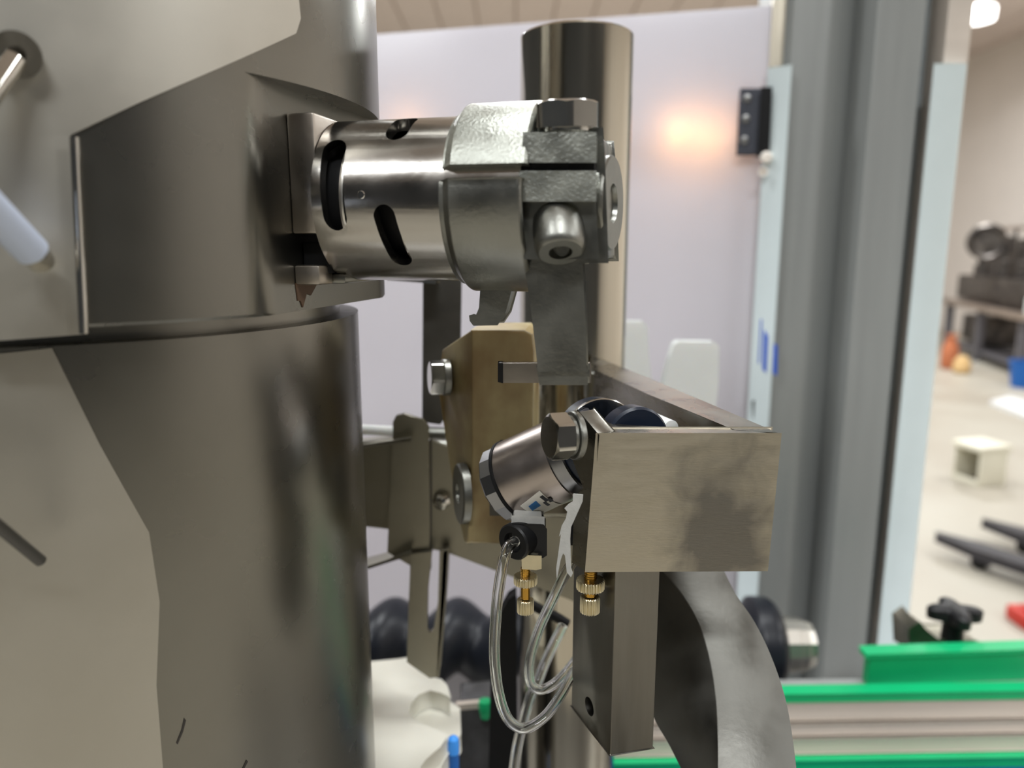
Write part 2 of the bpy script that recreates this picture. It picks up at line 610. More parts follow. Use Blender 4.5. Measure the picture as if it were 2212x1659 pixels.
collar()
lathe('lid', (TC.x, TC.y, EYE + 0.26), (0, 0, 1), [(0, 0.122), (0.01, 0.122), (0.03, 0.08), (0.035, 0.0)], M['tank'], tank, 64)


def wrap(name, outline, r, thick, matl, parent):
    """sheet wrapped on the tank: outline in pixels is carried to the cylinder, filled as a column grid"""
    def hit(px, py):
        d = ray(px, py)
        ox, oy = -TC.x, -TC.y
        A = d.x ** 2 + d.y ** 2
        B = 2 * (ox * d.x + oy * d.y)
        C = ox * ox + oy * oy - r * r
        disc = B * B - 4 * A * C
        s = (-B - math.sqrt(max(disc, 0))) / (2 * A)
        p = EYEV + d * s
        return math.atan2(p.y - TC.y, p.x - TC.x), p.z
    pts = [hit(*q) for q in outline]
    bm = bmesh.new()
    A = [bm.verts.new(V((q[0], q[1], 0))) for q in pts]
    f = bm.faces.new(A)
    # slice into narrow columns, then bend
    lo = min(q[0] for q in pts)
    hi = max(q[0] for q in pts)
    n = 60
    for i in range(1, n):
        c = lo + (hi - lo) * i / n
        bmesh.ops.bisect_plane(bm, geom=bm.verts[:] + bm.edges[:] + bm.faces[:], plane_co=(c, 0, 0), plane_no=(1, 0, 0))
    faces = bm.faces[:]
    ext = bmesh.ops.extrude_face_region(bm, geom=faces)
    moved = set(v_ for v_ in ext['geom'] if isinstance(v_, bmesh.types.BMVert))
    for v_ in bm.verts:
        th, z = v_.co.x, v_.co.y
        rr = r if v_ in moved else r - thick
        v_.co = V((TC.x + rr * math.cos(th), TC.y + rr * math.sin(th), z))
    return finish(name, bm, matl, parent)


# thin paler sheets laid over the tank wall, with an angled right edge
wrap('overlay', [(640, -60), (650, 40), (640, 72), (490, 140), (300, 222), (152, 292), (-60, 300), (-60, -60)], 0.1208, 0.0011, M['overlay'], tank)
wrap('overlay', [(-60, 300), (152, 292), (170, 500), (181, 722), (-60, 740)], 0.1208, 0.0011, M['overlay'], tank)
wrap('overlay', [(112, 752), (215, 960), (322, 1150), (345, 1300), (338, 1480), (360, 1760), (-60, 1760), (-60, 770)], 0.1088, 0.0011, M['overlay'], tank)
cyl('edge_bead', P(161, 296, 0.2), P(181, 720, 0.2), 0.0012, M['polish'], tank)

wrap('scuff', [(398, 1552), (402, 1556), (396, 1580), (384, 1608), (381, 1606), (392, 1578)], 0.1083, 0.0005, M['scuff'], tank)
wrap('scuff', [(533, 1642), (536, 1645), (527, 1662), (524, 1680), (521, 1668)], 0.1083, 0.0005, M['scuff'], tank)

# bright and dark bars in front of the tank, out of focus at the left edge
o = thing('bright_rod', P(10, 190, 0.19), 'out of focus bright rod end in a dark ring at the upper left edge', 'rod')
cyl('rod', P(-60, 260, 0.182), P(34, 122, 0.195), 0.0028, M['polish'], o, 0.001)
lathe('ring', P(36, 118, 0.196), P(36, 118, 0.18) - P(36, 118, 0.2), [(-0.002, 0.002), (-0.002, 0.0055), (0.002, 0.0055), (0.002, 0.002), (-0.002, 0.002)], M['bar'], o, 32)
o = thing('glint_bar', P(30, 500, 0.17), 'thick bright out of focus bar standing for a reflection at the left edge', 'glint')  # solid pale blue bar added in place of a bright reflection
cyl('bar', P(-70, 400, 0.165), P(76, 550, 0.185), 0.0040, M['rodblue'], o, 0.0015)
cyl('socket', P(60, 532, 0.183), P(88, 564, 0.195), 0.0034, M['polish'], o, 0.001)
cyl('dark_rod', P(-60, 1090, 0.175), P(92, 1215, 0.196), 0.0016, M['darkslab'], tank, 0.001)  # thin dull dark rod crossing the lower left edge

# ------------------------------------------------------------------ slotted sleeve + mounting flange
A0 = V((-0.069, 0.279, P(1040, 433, 0.2645).z))
AX = V((0.970, -0.243, 0)).normalized()
BV = V((-0.243, -0.970, 0)).normalized()   # towards the viewer
ZV = V((0, 0, 1))


def AP(t, b=0, z=0):
    return A0 + AX * t + BV * b + ZV * z


def tfor(px, b=0.0):
    """distance along the sleeve axis that shows at pixel column px, b off the axis"""
    k_ = (px - CX) / F
    o_ = A0 + BV * b
    lo, hi = -0.1, 0.3
    for _ in range(50):
        m_ = (lo + hi) / 2
        q = o_ + AX * m_ - EYEV
        if q.x / q.dot(FW) < k_:
            lo = m_
        else:
            hi = m_
    return (lo + hi) / 2


RS = 0.0278
SL = tfor(1120, RS) - 0.0102
sleeve = thing('slotted_sleeve', AP(0.03, 0, -RS), 'horizontal turned steel sleeve with dark oblong slots leaving the tank', 'sleeve')
body = lathe('sleeve_tube', AP(0.0102), AX, [(0, RS - 0.004), (0, RS), (SL, RS), (SL, RS - 0.004), (0, RS - 0.004)], M['sleeve'], sleeve, 96)


def slot(t, ang, half_len, half_w, tilt, depth=0.03):
    """oblong cutter on the sleeve: ang measured from the viewer side upwards"""
    d = BV * math.cos(ang) + ZV * math.sin(ang)
    tan = -BV * math.sin(ang) + ZV * math.cos(ang)
    ll = tan * math.cos(tilt) + AX * math.sin(tilt)
    ww = AX * math.cos(tilt) - tan * math.sin(tilt)
    c = AP(t) + d * (RS - 0.012)
    pts = []
    for i in range(24):
        q = 2 * PI * i / 24
        s = 1 if math.cos(q) >= 0 else -1
        pts.append(c + ll * (s * (half_len - half_w) + half_w * math.cos(q)) + ww * (half_w * math.sin(q)))
    return poly_prism('cutter', pts, d * depth, M['black'])


cut = [slot(tfor(716, RS), 0.18, 0.0150, 0.0042, -0.06), slot(tfor(842, RS * 0.9), -0.50, 0.0112, 0.0038, -0.16),
       slot(tfor(852, RS * 0.8), 1.02, 0.0085, 0.0040, 0.0)]
carve(body, cut)
lathe('inner_rod', AP(0.0102), AX, [(0, 0.0205), (SL, 0.0205)], M['blackrub'], sleeve, 64)
for tt in (tfor(722, RS), tfor(848, RS)):
    lathe('bright_ring', AP(tt - 0.0009), AX, [(0, 0.0206), (0.0002, 0.0232), (0.0010, 0.0234), (0.0016, 0.0232), (0.0018, 0.0206)], M['ringsteel'], sleeve, 64)
cyl('dowel', AP(tfor(780, RS), RS - 0.002, 0.0006), AP(tfor(780, RS), RS + 0.0002, 0.0006), 0.0014, M['polish'], sleeve, 0.0003)

flange = thing('mounting_flange', AP(0.004, 0.05, -0.03), 'split steel mounting flange screwed on the flat of the tank', 'flange')


def flat_pt(px, py, off=0.0):
    return onp(px, py, near + NV * off, NV)


# plates stand on the milled flat; outline in the flat's own plane (u along DV, z up)
def fplate(name, u0, u1, z0, z1, h, parent, matl, bev=0.0008):
    c = near + DV * ((u0 + u1) / 2) + NV * (h / 2) + ZV * ((z0 + z1) / 2)
    return box(name, c, (h / 2, (u1 - u0) / 2, (z1 - z0) / 2), (NV, DV, ZV), matl, parent, bev)


pe = flat_pt(625, 380)
u_e = (V((pe.x, pe.y, 0)) - near).dot(DV)
zt_, zb_ = flat_pt(626, 247).z, flat_pt(630, 505).z
zl_, zm_ = flat_pt(636, 615).z, flat_pt(634, 573).z
fplate('flange_plate', u_e, u_e + 0.046, zb_, zt_, 0.0098, flange, M['flat'])
fplate('flange_plate', u_e, u_e + 0.010, zl_, zm_, 0.0094, flange, M['flat'])
fplate('ledge', u_e + 0.010, u_e + 0.046, zl_, zl_ + 0.0035, 0.0140, flange, M['castsmooth'], 0.001)
fplate('gasket', u_e + 0.006, u_e + 0.044, zl_ + 0.0035, zm_ + 0.008, 0.010, flange, M['blackrub'], 0.001)
pprism('drip', [(640, 612), (686, 612), (672, 638), (663, 634), (655, 664), (650, 650), (645, 650)], near + NV * 0.0004, NV, 0.0006, M['drip'], flange, 0.0)

# ------------------------------------------------------------------ pipe clamp
clamp = thing('pipe_clamp', AP(0.066, 0, -0.0315), 'cast stainless split pipe clamp with bolted jaws on the sleeve', 'clamp')
RC = 0.0312
T0, T1 = tfor(940, RC), tfor(1126, RC)


def band(name, a0, a1, r, t0, t1, matl, ch=0.0035, rin=0.0288):
    """half band; angle 0 = towards the viewer, PI/2 = up"""
    bm = bmesh.new()
    n = 48
    prof = [(t0, rin), (t0, r - ch), (t0 + ch, r), (t1 - ch * 0.3, r), (t1, r - ch * 0.3), (t1, rin)]
    rows = []
    for i in range(n + 1):
        q = a0 + (a1 - a0) * i / n
        rows.append([bm.verts.new(AP(t_, r_ * math.cos(q), r_ * math.sin(q))) for t_, r_ in prof])
    m_ = len(prof)
    for A, B in zip(rows, rows[1:]):
        for i in range(m_):
            j = (i + 1) % m_
            bm.faces.new((A[i], A[j], B[j], B[i]))
    bm.faces.new(rows[0])
    bm.faces.new(rows[-1][::-1])
    return finish(name, bm, matl, clamp, 0.0005, ang=25)


zs = (P(1030, 357, AP(T0, RC).y).z - A0.z) / RC
zs2 = (P(1030, 386, AP(T0, RC).y).z - A0.z) / RC
band('upper_half', math.asin(zs), PI - 0.15, RC + 0.0004, T0 + 0.001, T1 + 0.0015, M['cast'])
band('lower_half', math.asin(zs2), -PI - 0.1, RC, T0, T1, M['castsmooth'], 0.004)
lathe('ferrule', AP(T0 + 0.002), AX, [(0, RS), (0.0, 0.0286), (T1 - T0 - 0.003, 0.0286), (T1 - T0 - 0.003, RS), (0, RS)], M['sleeve'], sleeve, 64)
JB = 0.0285


def cprism(name, px, b, depth, matl, parent=clamp, bevel=0.0006, **k_):
    return pprism(name, px, AP(0, b), BV, depth, matl, parent, bevel, **k_)


cprism('upper_jaw', [(1134, 290), (1284, 290), (1284, 347), (1130, 347)], JB, 0.030, M['cast'])
cprism('lower_jaw', [(1128, 374), (1283, 374), (1283, 434), (1290, 556), (1136, 556), (1124, 434)], JB - 0.004, 0.026, M['castsmooth'])
cprism('lower_jaw_lip', [(1126, 373), (1284, 373), (1284, 431), (1124, 431)], JB, 0.006, M['cast'])
cprism('jaw_web', [(1140, 247), (1158, 247), (1166, 292), (1140, 292)], JB - 0.013, 0.02, M['cast'])
cprism('rear_block', [(1262, 284), (1294, 284), (1298, 330), (1306, 560), (1262, 560)], JB - 0.007, 0.03, M['castsmooth'], bevel=0.0012)
cprism('rear_block', [(1128, 344), (1284, 344), (1284, 378), (1126, 378)], JB - 0.0025, 0.02, M['black'], bevel=0.0)  # black filler stands for the shade in the open gap between the jaws
# top hex nut
nb = JB - 0.010
pb = onp(1226, 292, AP(0, nb), BV)
pt = onp(1226, 228, AP(0, nb), BV)
cyl('washer', pb, pb + ZV * 0.0022, 0.0082, M['polish'], clamp, 0.0005)
hexhead('hex_nut', pb + ZV * 0.0018, ZV + BV * 0.05, 0.0106, (pt - pb).length - 0.001, M['polish'], clamp, 0.62)
cyl('stud', pt - ZV * 0.004, pt + ZV * 0.0006, 0.0038, M['polish'], clamp, 0.0006)
# lower domed nut, tipped towards the viewer
p1 = onp(1204, 462, AP(0, JB - 0.008), BV)
p2 = onp(1211, 546, AP(0, JB - 0.0005), BV)
ax = (p2 - p1)
L = ax.length
dn = lathe('round_nut', p1, ax, [(0, 0.0066), (0.002, 0.0078), (L * 0.35, 0.0081), (L * 0.85, 0.0079), (L - 0.0005, 0.0072), (L, 0.0066), (L, 0.0036), (L - 0.004, 0.0034), (L - 0.004, 0)], M['castsmooth'], clamp, 48)
# hanging wing blade and hook
cprism('wing_blade', [(1134, 548), (1150, 650), (1160, 735), (1167, 798), (1262, 798), (1259, 690), (1252, 545)], JB - 0.009, 0.0040, M['castsmooth'], bevel=0.0008)
cprism('wing_foot', [(1167, 797), (1262, 797), (1262, 824), (1172, 824)], JB - 0.0105, 0.0040, M['castsmooth'], bevel=0.0012)
cprism('wing_neck', [(1145, 480), (1262, 480), (1256, 565), (1140, 565)], JB - 0.012, 0.010, M['castsmooth'], bevel=0.001)
cprism('hook', [(1042, 612), (1104, 612), (1100, 632), (1088, 676), (1073, 699), (1024, 700), (1018, 692), (1017, 684), (1024, 682), (1031, 684), (1038, 666)], 0.006, 0.009, M['castsmooth'], bevel=0.0009)
# end disc
dx = V((math.cos(math.radians(21)), -math.sin(math.radians(21)), 0))
pc = P(1309, 440, 0.245)
lathe('end_disc', pc - dx * 0.0016, dx, [(0, 0.010), (0, 0.0141), (0.0008, 0.0149), (0.0034, 0.0149), (0.0040, 0.0144), (0.0040, 0.0062), (0.0026, 0.0058), (0.0026, 0.0)], M['castsmooth'], clamp, 64)
lathe('disc_stem', pc - dx * 0.010, dx, [(0, 0.008), (0.009, 0.008)], M['castsmooth'], clamp, 32)

# ------------------------------------------------------------------ upright post
post_y = 0.47
pp = P(1243, 300, post_y)
ztop = P(1250, 46, post_y - 0.03).z
post = thing('upright_post', (pp.x, post_y, BZ), 'thick shiny round stainless post standing behind the clamp', 'post')
PR = 0.0335
lathe('post_tube', (pp.x, post_y, BZ), (0, 0, 1), [(0, PR), (ztop - BZ - 0.0012, PR), (ztop - BZ, PR - 0.0012), (ztop - BZ, 0.020), (ztop - BZ - 0.02, 0.020)], M['post'], post, 128)
lathe('foot_flange', (pp.x, post_y, BZ), (0, 0, 1), [(0, 0.05), (0.012, 0.05), (0.014, 0.048), (0.014, PR)], M['base'], post, 64)

# ------------------------------------------------------------------ U bracket (block)
BY = 0.25
zt = P(1480, 938, BY).z
zb = P(1460, 1231, BY).z
br = thing('steel_bracket', P(1470, 1231, BY + 0.03), 'large ground steel U bracket block, worn front face, right of centre', 'bracket')
fp = yprism('front_plate', [(1291, 939.5), (1684, 939.5), (1655, 1230), (1268, 1232)], BY, 0.009, M['bracketworn'], br, 0.0007)
# right arm running away to the back left
outer = [PZ(a_, b_, zt) for a_, b_ in ((1673, 933.5), (1520, 868), (1400, 817), (1283, 770))]
inner = [PZ(a_, b_, zt) for a_, b_ in ((1285, 797), (1400, 850), (1500, 891), (1592, 929))]
poly_prism('side_arm', [V(q) for q in outer + inner], V((0, 0, zb - zt)), M['bracket'], br, 0.0007)
# left ear with the bolt, cut out for the cylinder
q0 = onp(1291, 940, (0, BY, 0), NY)
ear_n = V((-0.80, -0.60, 0)).normalized()
pprism('left_ear', [(1248, 889), (1292, 941), (1268, 1231), (1238, 1214), (1243, 1075), (1263, 1056), (1236, 985), (1234, 915)], q0, ear_n, 0.008, M['bracket'], br, 0.0006)
poly_prism('top_rim', [PZ(a_, b_, zt) for a_, b_ in ((1292, 937.3), (1672, 937.3), (1640, 933), (1592, 929), (1480, 925), (1345, 917), (1292, 903), (1250, 889))], V((0, 0, -0.006)), M['bracket'], br, 0.0)
cyl('arm_pin', PZ(1284, 785, zt - 0.0) + V((0, 0, -0.02)), PZ(1284, 785, zt) + V((0, 0, -0.004)), 0.0055, M['castsmooth'], br, 0.001)

# pivot bolt on the ear
bax = V((-0.93, -0.36, 0.03)).normalized()
bp_ = P(1247, 940, BY - 0.001)
cyl('washer', bp_, bp_ + bax * 0.0022, 0.0085, M['castsmooth'], br, 0.0004)
cyl('washer', bp_ + bax * 0.0022, bp_ + bax * 0.0040, 0.0072, M['castsmooth'], br, 0.0004)
hexhead('hex_bolt', bp_ + bax * 0.0040, bax, 0.0084, 0.0068, M['polish'], br, 0.35)

# ------------------------------------------------------------------ stop bar behind the wing blade
sb = thing('stop_bar', P(1130, 825, 0.29), 'short flat steel bar end crossing in front of the tan block', 'bar')
yprism('bar_face', [(1084, 787), (1275, 787), (1275, 825), (1084, 825)], 0.285, 0.004, M['flat'], sb, 0.0004)
yprism('end_tip', [(1077, 786), (1085, 786), (1085, 826), (1077, 824)], 0.2845, 0.005, M['black'], sb, 0.0003)

# ------------------------------------------------------------------ tan nylon block
blk = thing('guide_block', P(1070, 1165, 0.35), 'aged tan nylon block with hex bolt, behind the stop bar', 'block')
fl = [(1019, 713), (1132, 716), (1148, 724), (1151, 760), (1148, 1000), (1140, 1172), (1010, 1172), (1020, 1000)]
FY = 0.335
fr = [P(a_, b_, FY) for a_, b_ in fl]
back = {0: (952, 760), 6: (996, 1150), 7: (966, 965)}
bm = bmesh.new()
vf = [bm.verts.new(q) for q in fr]
vr = [bm.verts.new(q + V((0.004, 0.034, 0))) for q in fr]
lft = [(1019, 713), (955, 757), (947, 800), (947, 845), (965, 965), (988, 1105), (1004, 1172)]
# left flank: a fan of points that recede to the back
vl = [bm.verts.new(P(a_, b_, FY + (0.0 if i == 0 else 0.026))) for i, (a_, b_) in enumerate(lft)]
bm.faces.new(vf)
bm.faces.new(vr[::-1])
for i in range(0, 6):
    bm.faces.new((vf[i], vf[i + 1], vr[i + 1], vr[i]))
bm.faces.new([vf[0], vf[7], vf[6], vl[6], vl[5], vl[4], vl[3], vl[2], vl[1]])
bm.faces.new([vr[6], vr[7], vr[0], vl[1], vl[2], vl[3], vl[4], vl[5], vl[6]])
bm.faces.new([vf[0], vl[1], vr[0]])
bm.faces.new([vf[6], vr[6], vl[6]])
bmesh.ops.delete(bm, geom=[v_ for v_ in bm.verts if not v_.link_faces], context='VERTS')
finish('block_body', bm, M['nylon'], blk, 0.0006, ang=25)
bn = V((-0.95, -0.25, 0.02)).normalized()
pb2 = P(962, 815, FY + 0.016)
cyl('washer', pb2 - bn * 0.002, pb2 + bn * 0.0015, 0.0088, M['castsmooth'], blk, 0.0004)
hexhead('hex_bolt', pb2 + bn * 0.0015, bn, 0.0086, 0.0062, M['polish'], blk, 0.1)
pw = P(994, 1066, FY + 0.006)
lathe('pulley_washer', pw - bn * 0.003, bn, [(0, 0.010), (0.0, 0.0146), (0.0035, 0.0146), (0.0042, 0.0138), (0.0042, 0.0048), (0.003, 0.0046), (0.003, 0)], M['castsmooth'], blk, 48)

# ------------------------------------------------------------------ air cylinder
dcam = RX * 0.80 + UP * 0.40 - FW * 0.447
AXC = dcam.normalized()
c0 = EYEV + ray(1116, 1034) * 0.305
CR = 0.0166
air = thing('air_cylinder', c0 - V((0, 0, 0.02)), 'short steel pneumatic cylinder tilted up into the bracket, with small sticker', 'air cylinder')
lathe('end_cap', c0 - AXC * 0.008, AXC, [(0, 0.010), (0, CR - 0.0015), (0.001, CR - 0.0005), (0.0068, CR - 0.0005)], M['aircap'], air, 14, ang=15)
lathe('seal_ring', c0 - AXC * 0.0014, AXC, [(0, CR - 0.001), (0.0, CR + 0.0004), (0.0013, CR + 0.0004), (0.0013, CR - 0.001)], M['blackrub'], air, 64)
lathe('barrel', c0, AXC, [(0, CR - 0.001), (0, CR), (0.0245, CR), (0.0245, CR - 0.001)], M['air'], air, 64)
lathe('front_cap', c0 + AXC * 0.0245, AXC, [(0, CR - 0.0006), (0.0055, CR - 0.0006), (0.006, CR - 0.0012), (0.006, 0.009)], M['aircap'], air, 64)
lathe('nose', c0 + AXC * 0.0305, AXC, [(0, CR - 0.002), (0.010, CR - 0.002), (0.010, 0.004)], M['navy'], air, 48)
yprism('tail_lug', [(1058, 1000), (1082, 960), (1100, 960), (1100, 1112), (1060, 1112)], 0.315, 0.006, M['darkslab'], air, 0.0005)


# sticker wrapped on the barrel
def on_barrel(name, q, matl, lift, par=None):
    """q: list of (along, angle) corners; laid on the barrel as a thin sheet"""
    bm_ = bmesh.new()
    a_, u_, v_ = frame(AXC)
    n = 10
    top, bot = [], []
    for i in range(n + 1):
        for j in range(n + 1):
            su, sv = i / n, j / n
            c4 = [(1 - su) * (1 - sv), su * (1 - sv), su * sv, (1 - su) * sv]
            t_ = sum(k_ * c_[0] for k_, c_ in zip(c4, q))
            an = sum(k_ * c_[1] for k_, c_ in zip(c4, q))
            dr = u_ * math.cos(an) + v_ * math.sin(an)
            top.append(bm_.verts.new(c0 + AXC * t_ + dr * (CR + lift)))
            bot.append(bm_.verts.new(c0 + AXC * t_ + dr * (CR + lift - 0.00015)))
    ix = lambda i, j: i * (n + 1) + j
    for i in range(n):
        for j in range(n):
            f_ = (ix(i, j), ix(i + 1, j), ix(i + 1, j + 1), ix(i, j + 1))
            bm_.faces.new([top[k_] for k_ in f_])
            bm_.faces.new([bot[k_] for k_ in reversed(f_)])
    rim_ = [ix(i, 0) for i in range(n)] + [ix(n, j) for j in range(n)] + [ix(i, n) for i in range(n, 0, -1)] + [ix(0, j) for j in range(n, 0, -1)]
    for a0, b0 in zip(rim_, rim_[1:] + rim_[:1]):
        bm_.faces.new((top[a0], top[b0], bot[b0], bot[a0]))
    return finish(name, bm_, matl, par or air)


def bar_pos(px, py):
    """(along, angle) of the barrel surface under a pixel"""
    a_, u_, v_ = frame(AXC)
    d = ray(px, py)
    w0 = EYEV - c0
    dp = d - AXC * d.dot(AXC)
    wp = w0 - AXC * w0.dot(AXC)
    A_, B_, C_ = dp.dot(dp), 2 * dp.dot(wp), wp.dot(wp) - CR * CR
    s = (-B_ - math.sqrt(max(B_ * B_ - 4 * A_ * C_, 0))) / (2 * A_)
    h = w0 + d * s
    return h.dot(AXC), math.atan2(h.dot(v_), h.dot(u_))


stk = on_barrel('sticker', [bar_pos(*q) for q in ((1124, 1092), (1166, 1059), (1212, 1088), (1172, 1110))], M['sticker'], 0.0003)
on_barrel('sticker_logo', [bar_pos(*q) for q in ((1142, 1092), (1158, 1080), (1168, 1090), (1150, 1101))], M['stickerblue'], 0.0005, stk)
for q in (((1166, 1072), (1172, 1068), (1186, 1078), (1180, 1082)), ((1173, 1084), (1178, 1081), (1188, 1088), (1183, 1091)), ((1182, 1076), (1190, 1074), (1196, 1080), (1188, 1083))):
    on_barrel('sticker_print', [bar_pos(*z_) for z_ in q], M['stickerink'], 0.0005, stk)

# navy roller discs above the bracket
rl = thing('roller_pair', P(1310, 960, 0.285), 'two dark navy rollers peeping over the top of the bracket', 'roller')
rax = V((0.34, -0.94, 0.05)).normalized()
for nm, cpx, cpy, yy, rr in (('roller', 1288, 950, 0.290, 0.0172), ('roller', 1366, 952, 0.272, 0.0135)):
    cc = P(cpx, cpy, yy)
    lathe(nm, cc - rax * 0.004, rax, [(0, rr - 0.001), (0.001, rr), (0.0075, rr), (0.0085, rr - 0.0009), (0.0085, 0.005), (0.007, 0.005), (0.007, 0)], M['navy'], rl, 64)
lathe('rim', P(1288, 950, 0.290) + rax * 0.0030, rax, [(0, 0.0171), (0.0003, 0.0175), (0.0012, 0.0175), (0.0015, 0.0171)], M['polish'], rl, 64)
cyl('axle', P(1288, 950, 0.296), P(1366, 952, 0.274), 0.004, M['polish'], rl)
cyl('loose_tube', P(1405, 905, 0.30), P(1450, 925, 0.285), 0.0032, M['white'], rl)

# ------------------------------------------------------------------ flow control fitting on the cylinder
YF = 0.268
fit = thing('elbow_fitting', P(1135, 1320, YF), 'black elbow air fitting with brass needle screw under the cylinder', 'fitting')
yprism('thread_tape', [(1110, 1118), (1172, 1120), (1172, 1138), (1108, 1138)], YF + 0.002, 0.010, M['ptfe'], fit, 0.0008)
yprism('elbow_body', [(1110, 1134), (1172, 1136), (1178, 1144), (1178, 1198), (1172, 1202), (1110, 1202)], YF, 0.011, M['black'], fit, 0.0014)
eax = V((-0.62, -0.78, -0.05)).normalized()
ec = P(1118, 1166, YF + 0.002)
lathe('push_collar', ec - eax * 0.006, eax, [(0, 0.0072), (0.0085, 0.0072), (0.0092, 0.0066), (0.0092, 0.0040), (0.0070, 0.0036), (0.0070, 0)], M['black'], fit, 40)
yprism('lock_nut', [(1131, 1203), (1166, 1204), (1166, 1226), (1158, 1228), (1131, 1226)], YF - 0.002, 0.007, M['nickel'], fit, 0.0007)


def needle(parent, cx, y0, y1, y2, y3, y4, y5, r_ring, r_stem, r_knob, yy, m1, m2):
    cx_ = P(cx, 1280, yy)
    zf = lambda py: P(cx, py, yy).z
    at = lambda py: V((cx_.x, yy, zf(py)))
    stem_ = cyl('needle_stem', at(y5 - 4), at(y0), r_stem, m1, parent, 0, 24)
    for q in range(4):
        zz = at(y0 + 3 + q * 5)
        lathe('thread', zz, V((0, 0, 1)), [(-0.0002, r_stem), (0, r_stem + 0.00022), (0.0002, r_stem)], m1, stem_, 20)
    H = (at(y1) - at(y2)).length
    lathe('knurled_ring', at(y2), (0, 0, 1), [(0, r_ring * 0.95), (H * 0.12, r_ring), (H * 0.88, r_ring), (H, r_ring * 0.95)], m2, parent, 104, teeth=(r_ring, r_ring * 0.11), ang=20)
    H = (at(y3) - at(y4)).length
    lathe('knurled_knob', at(y4), (0, 0, 1), [(0, r_knob * 0.93), (H * 0.06, r_knob), (H * 0.94, r_knob), (H, r_knob * 0.93)], m2, parent, 88, teeth=(r_knob, r_knob * 0.11), ang=20)


needle(fit, 1135, 1226, 1243, 1261, 1294, 1323, 1296, 0.0046, 0.0018, 0.0033, YF, M['brass'], M['nickel'])
fit2 = thing('flow_screw', P(1275, 1322, BY + 0.012), 'brass needle screw with knurled rings hanging under the bracket corner', 'fitting')
needle(fit2, 1275, 1229, 1251, 1272, 1288, 1322, 1290, 0.0054, 0.0023, 0.0038, BY + 0.012, M['brass'], M['nickel'])
yprism('valve_body', [(1236, 1120), (1253, 1120), (1253, 1175), (1234, 1175)], BY + 0.016, 0.008, M['black'], fit2, 0.0006)

# shredded thread tape hanging at the bracket's left edge
tp = tag(None or pprism('tape_shreds', [(1238, 1068), (1258, 1070), (1257, 1084), (1250, 1100), (1241, 1120), (1232, 1140), (1230, 1165), (1231, 1195), (1232, 1228), (1236, 1240), (1233, 1246), (1225, 1236), (1221, 1200), (1216, 1194), (1210, 1210), (1203, 1246), (1202, 1228), (1206, 1200), (1210, 1170), (1213, 1150), (1209, 1156), (1214, 1136), (1223, 1120), (1226, 1105), (1220, 1098), (1228, 1090), (1238, 1084)],
                    (0, 0.252, 0), V((-0.3, -0.95, 0)), 0.0008, M['ptfe'], None, 0.0002), 'torn white thread tape hanging beside the bracket', 'tape')

# ------------------------------------------------------------------ clear air hoses
def hose(pts, label, r=0.0021):
    o_ = tube('clear_hose', [P(a_, b_, y_) for a_, b_, y_ in pts], r, M['clear'], None, 16, inner=r * 0.58)
    return tag(o_, label, 'hose', 'clear air hoses')


hose([(1112, 1170, 0.262), (1098, 1182, 0.256), (1086, 1220, 0.252), (1074, 1300, 0.252), (1068, 1400, 0.254), (1074, 1480, 0.256), (1090, 1540, 0.258), (1112, 1567, 0.262), (1140, 1572, 0.266), (1180, 1545, 0.272), (1212, 1500, 0.28), (1238, 1455, 0.292), (1262, 1420, 0.31)], 'clear hose looping from the black elbow fitting', 0.0021)
hose([(1236, 1215, 0.275), (1218, 1245, 0.274), (1196, 1290, 0.275), (1164, 1360, 0.278), (1144, 1430, 0.28), (1146, 1474, 0.283), (1166, 1490, 0.286), (1196, 1478, 0.29), (1228, 1446, 0.296), (1262, 1400, 0.31)], 'clear hose looping from under the torn tape', 0.0021)
hose([(1216, 1352, 0.36), (1196, 1392, 0.352), (1178, 1430, 0.346), (1162, 1472, 0.34), (1146, 1505, 0.335), (1130, 1560, 0.33), (1116, 1620, 0.325), (1106, 1700, 0.322)], 'clear hose running straight down behind the two loops', 0.0026)

# ------------------------------------------------------------------ hanging bar and curved arm below the bracket
hb = thing('hanging_bar', P(1320, 1632, 0.262), 'square brushed steel bar hanging under the bracket, with one hole', 'bar')
zbar = P(1318, 1632, 0.256).z
near_c = P(1318, 1632, 0.256)
lc = PZ(1234, 1525, zbar)
rc = PZ(1411, 1616, zbar)
bc = lc + (rc - near_c)
hbm = poly_prism('bar_body', [near_c, rc, bc, lc], V((0, 0, zb + 0.001 - zbar)), M['bar'], hb, 0.0005)
ln = (lc - near_c).normalized().cross(V((0, 0, 1))).normalized()
if ln.dot(V((0, -1, 0))) < 0 and ln.x > 0:
    ln = -ln
if ln.x > 0:
    ln = -ln
hc = onp(1273, 1526, near_c, ln)
cutter = cyl('cutter', hc + ln * 0.004, hc - ln * 0.02, 0.0038, M['black'])
carve(hbm, [cutter])
hbm.data.materials.clear()
hbm.data.materials.append(M['bar'])

ca = thing('curved_arm', P(1600, 1659, 0.25), 'thick curved steel arm sweeping down to the bottom right', 'arm')
OL = [(1420, 1222, 0.315), (1470, 1280, 0.305), (1508, 1345, 0.294), (1532, 1420, 0.283), (1546, 1510, 0.270), (1550, 1600, 0.258), (1550, 1720, 0.244)]
OR = [(1560, 1222, 0.315), (1590, 1282, 0.305), (1632, 1345, 0.294), (1668, 1420, 0.283), (1698, 1510, 0.270), (1714, 1600, 0.258), (1728, 1720, 0.244)]
IL = [(1330, 1222, 0.322), (1345, 1300, 0.317), (1365, 1400, 0.312), (1388, 1490, 0.303), (1416, 1560, 0.292), (1446, 1612, 0.283), (1500, 1720, 0.266)]
bm = bmesh.new()
rows = []


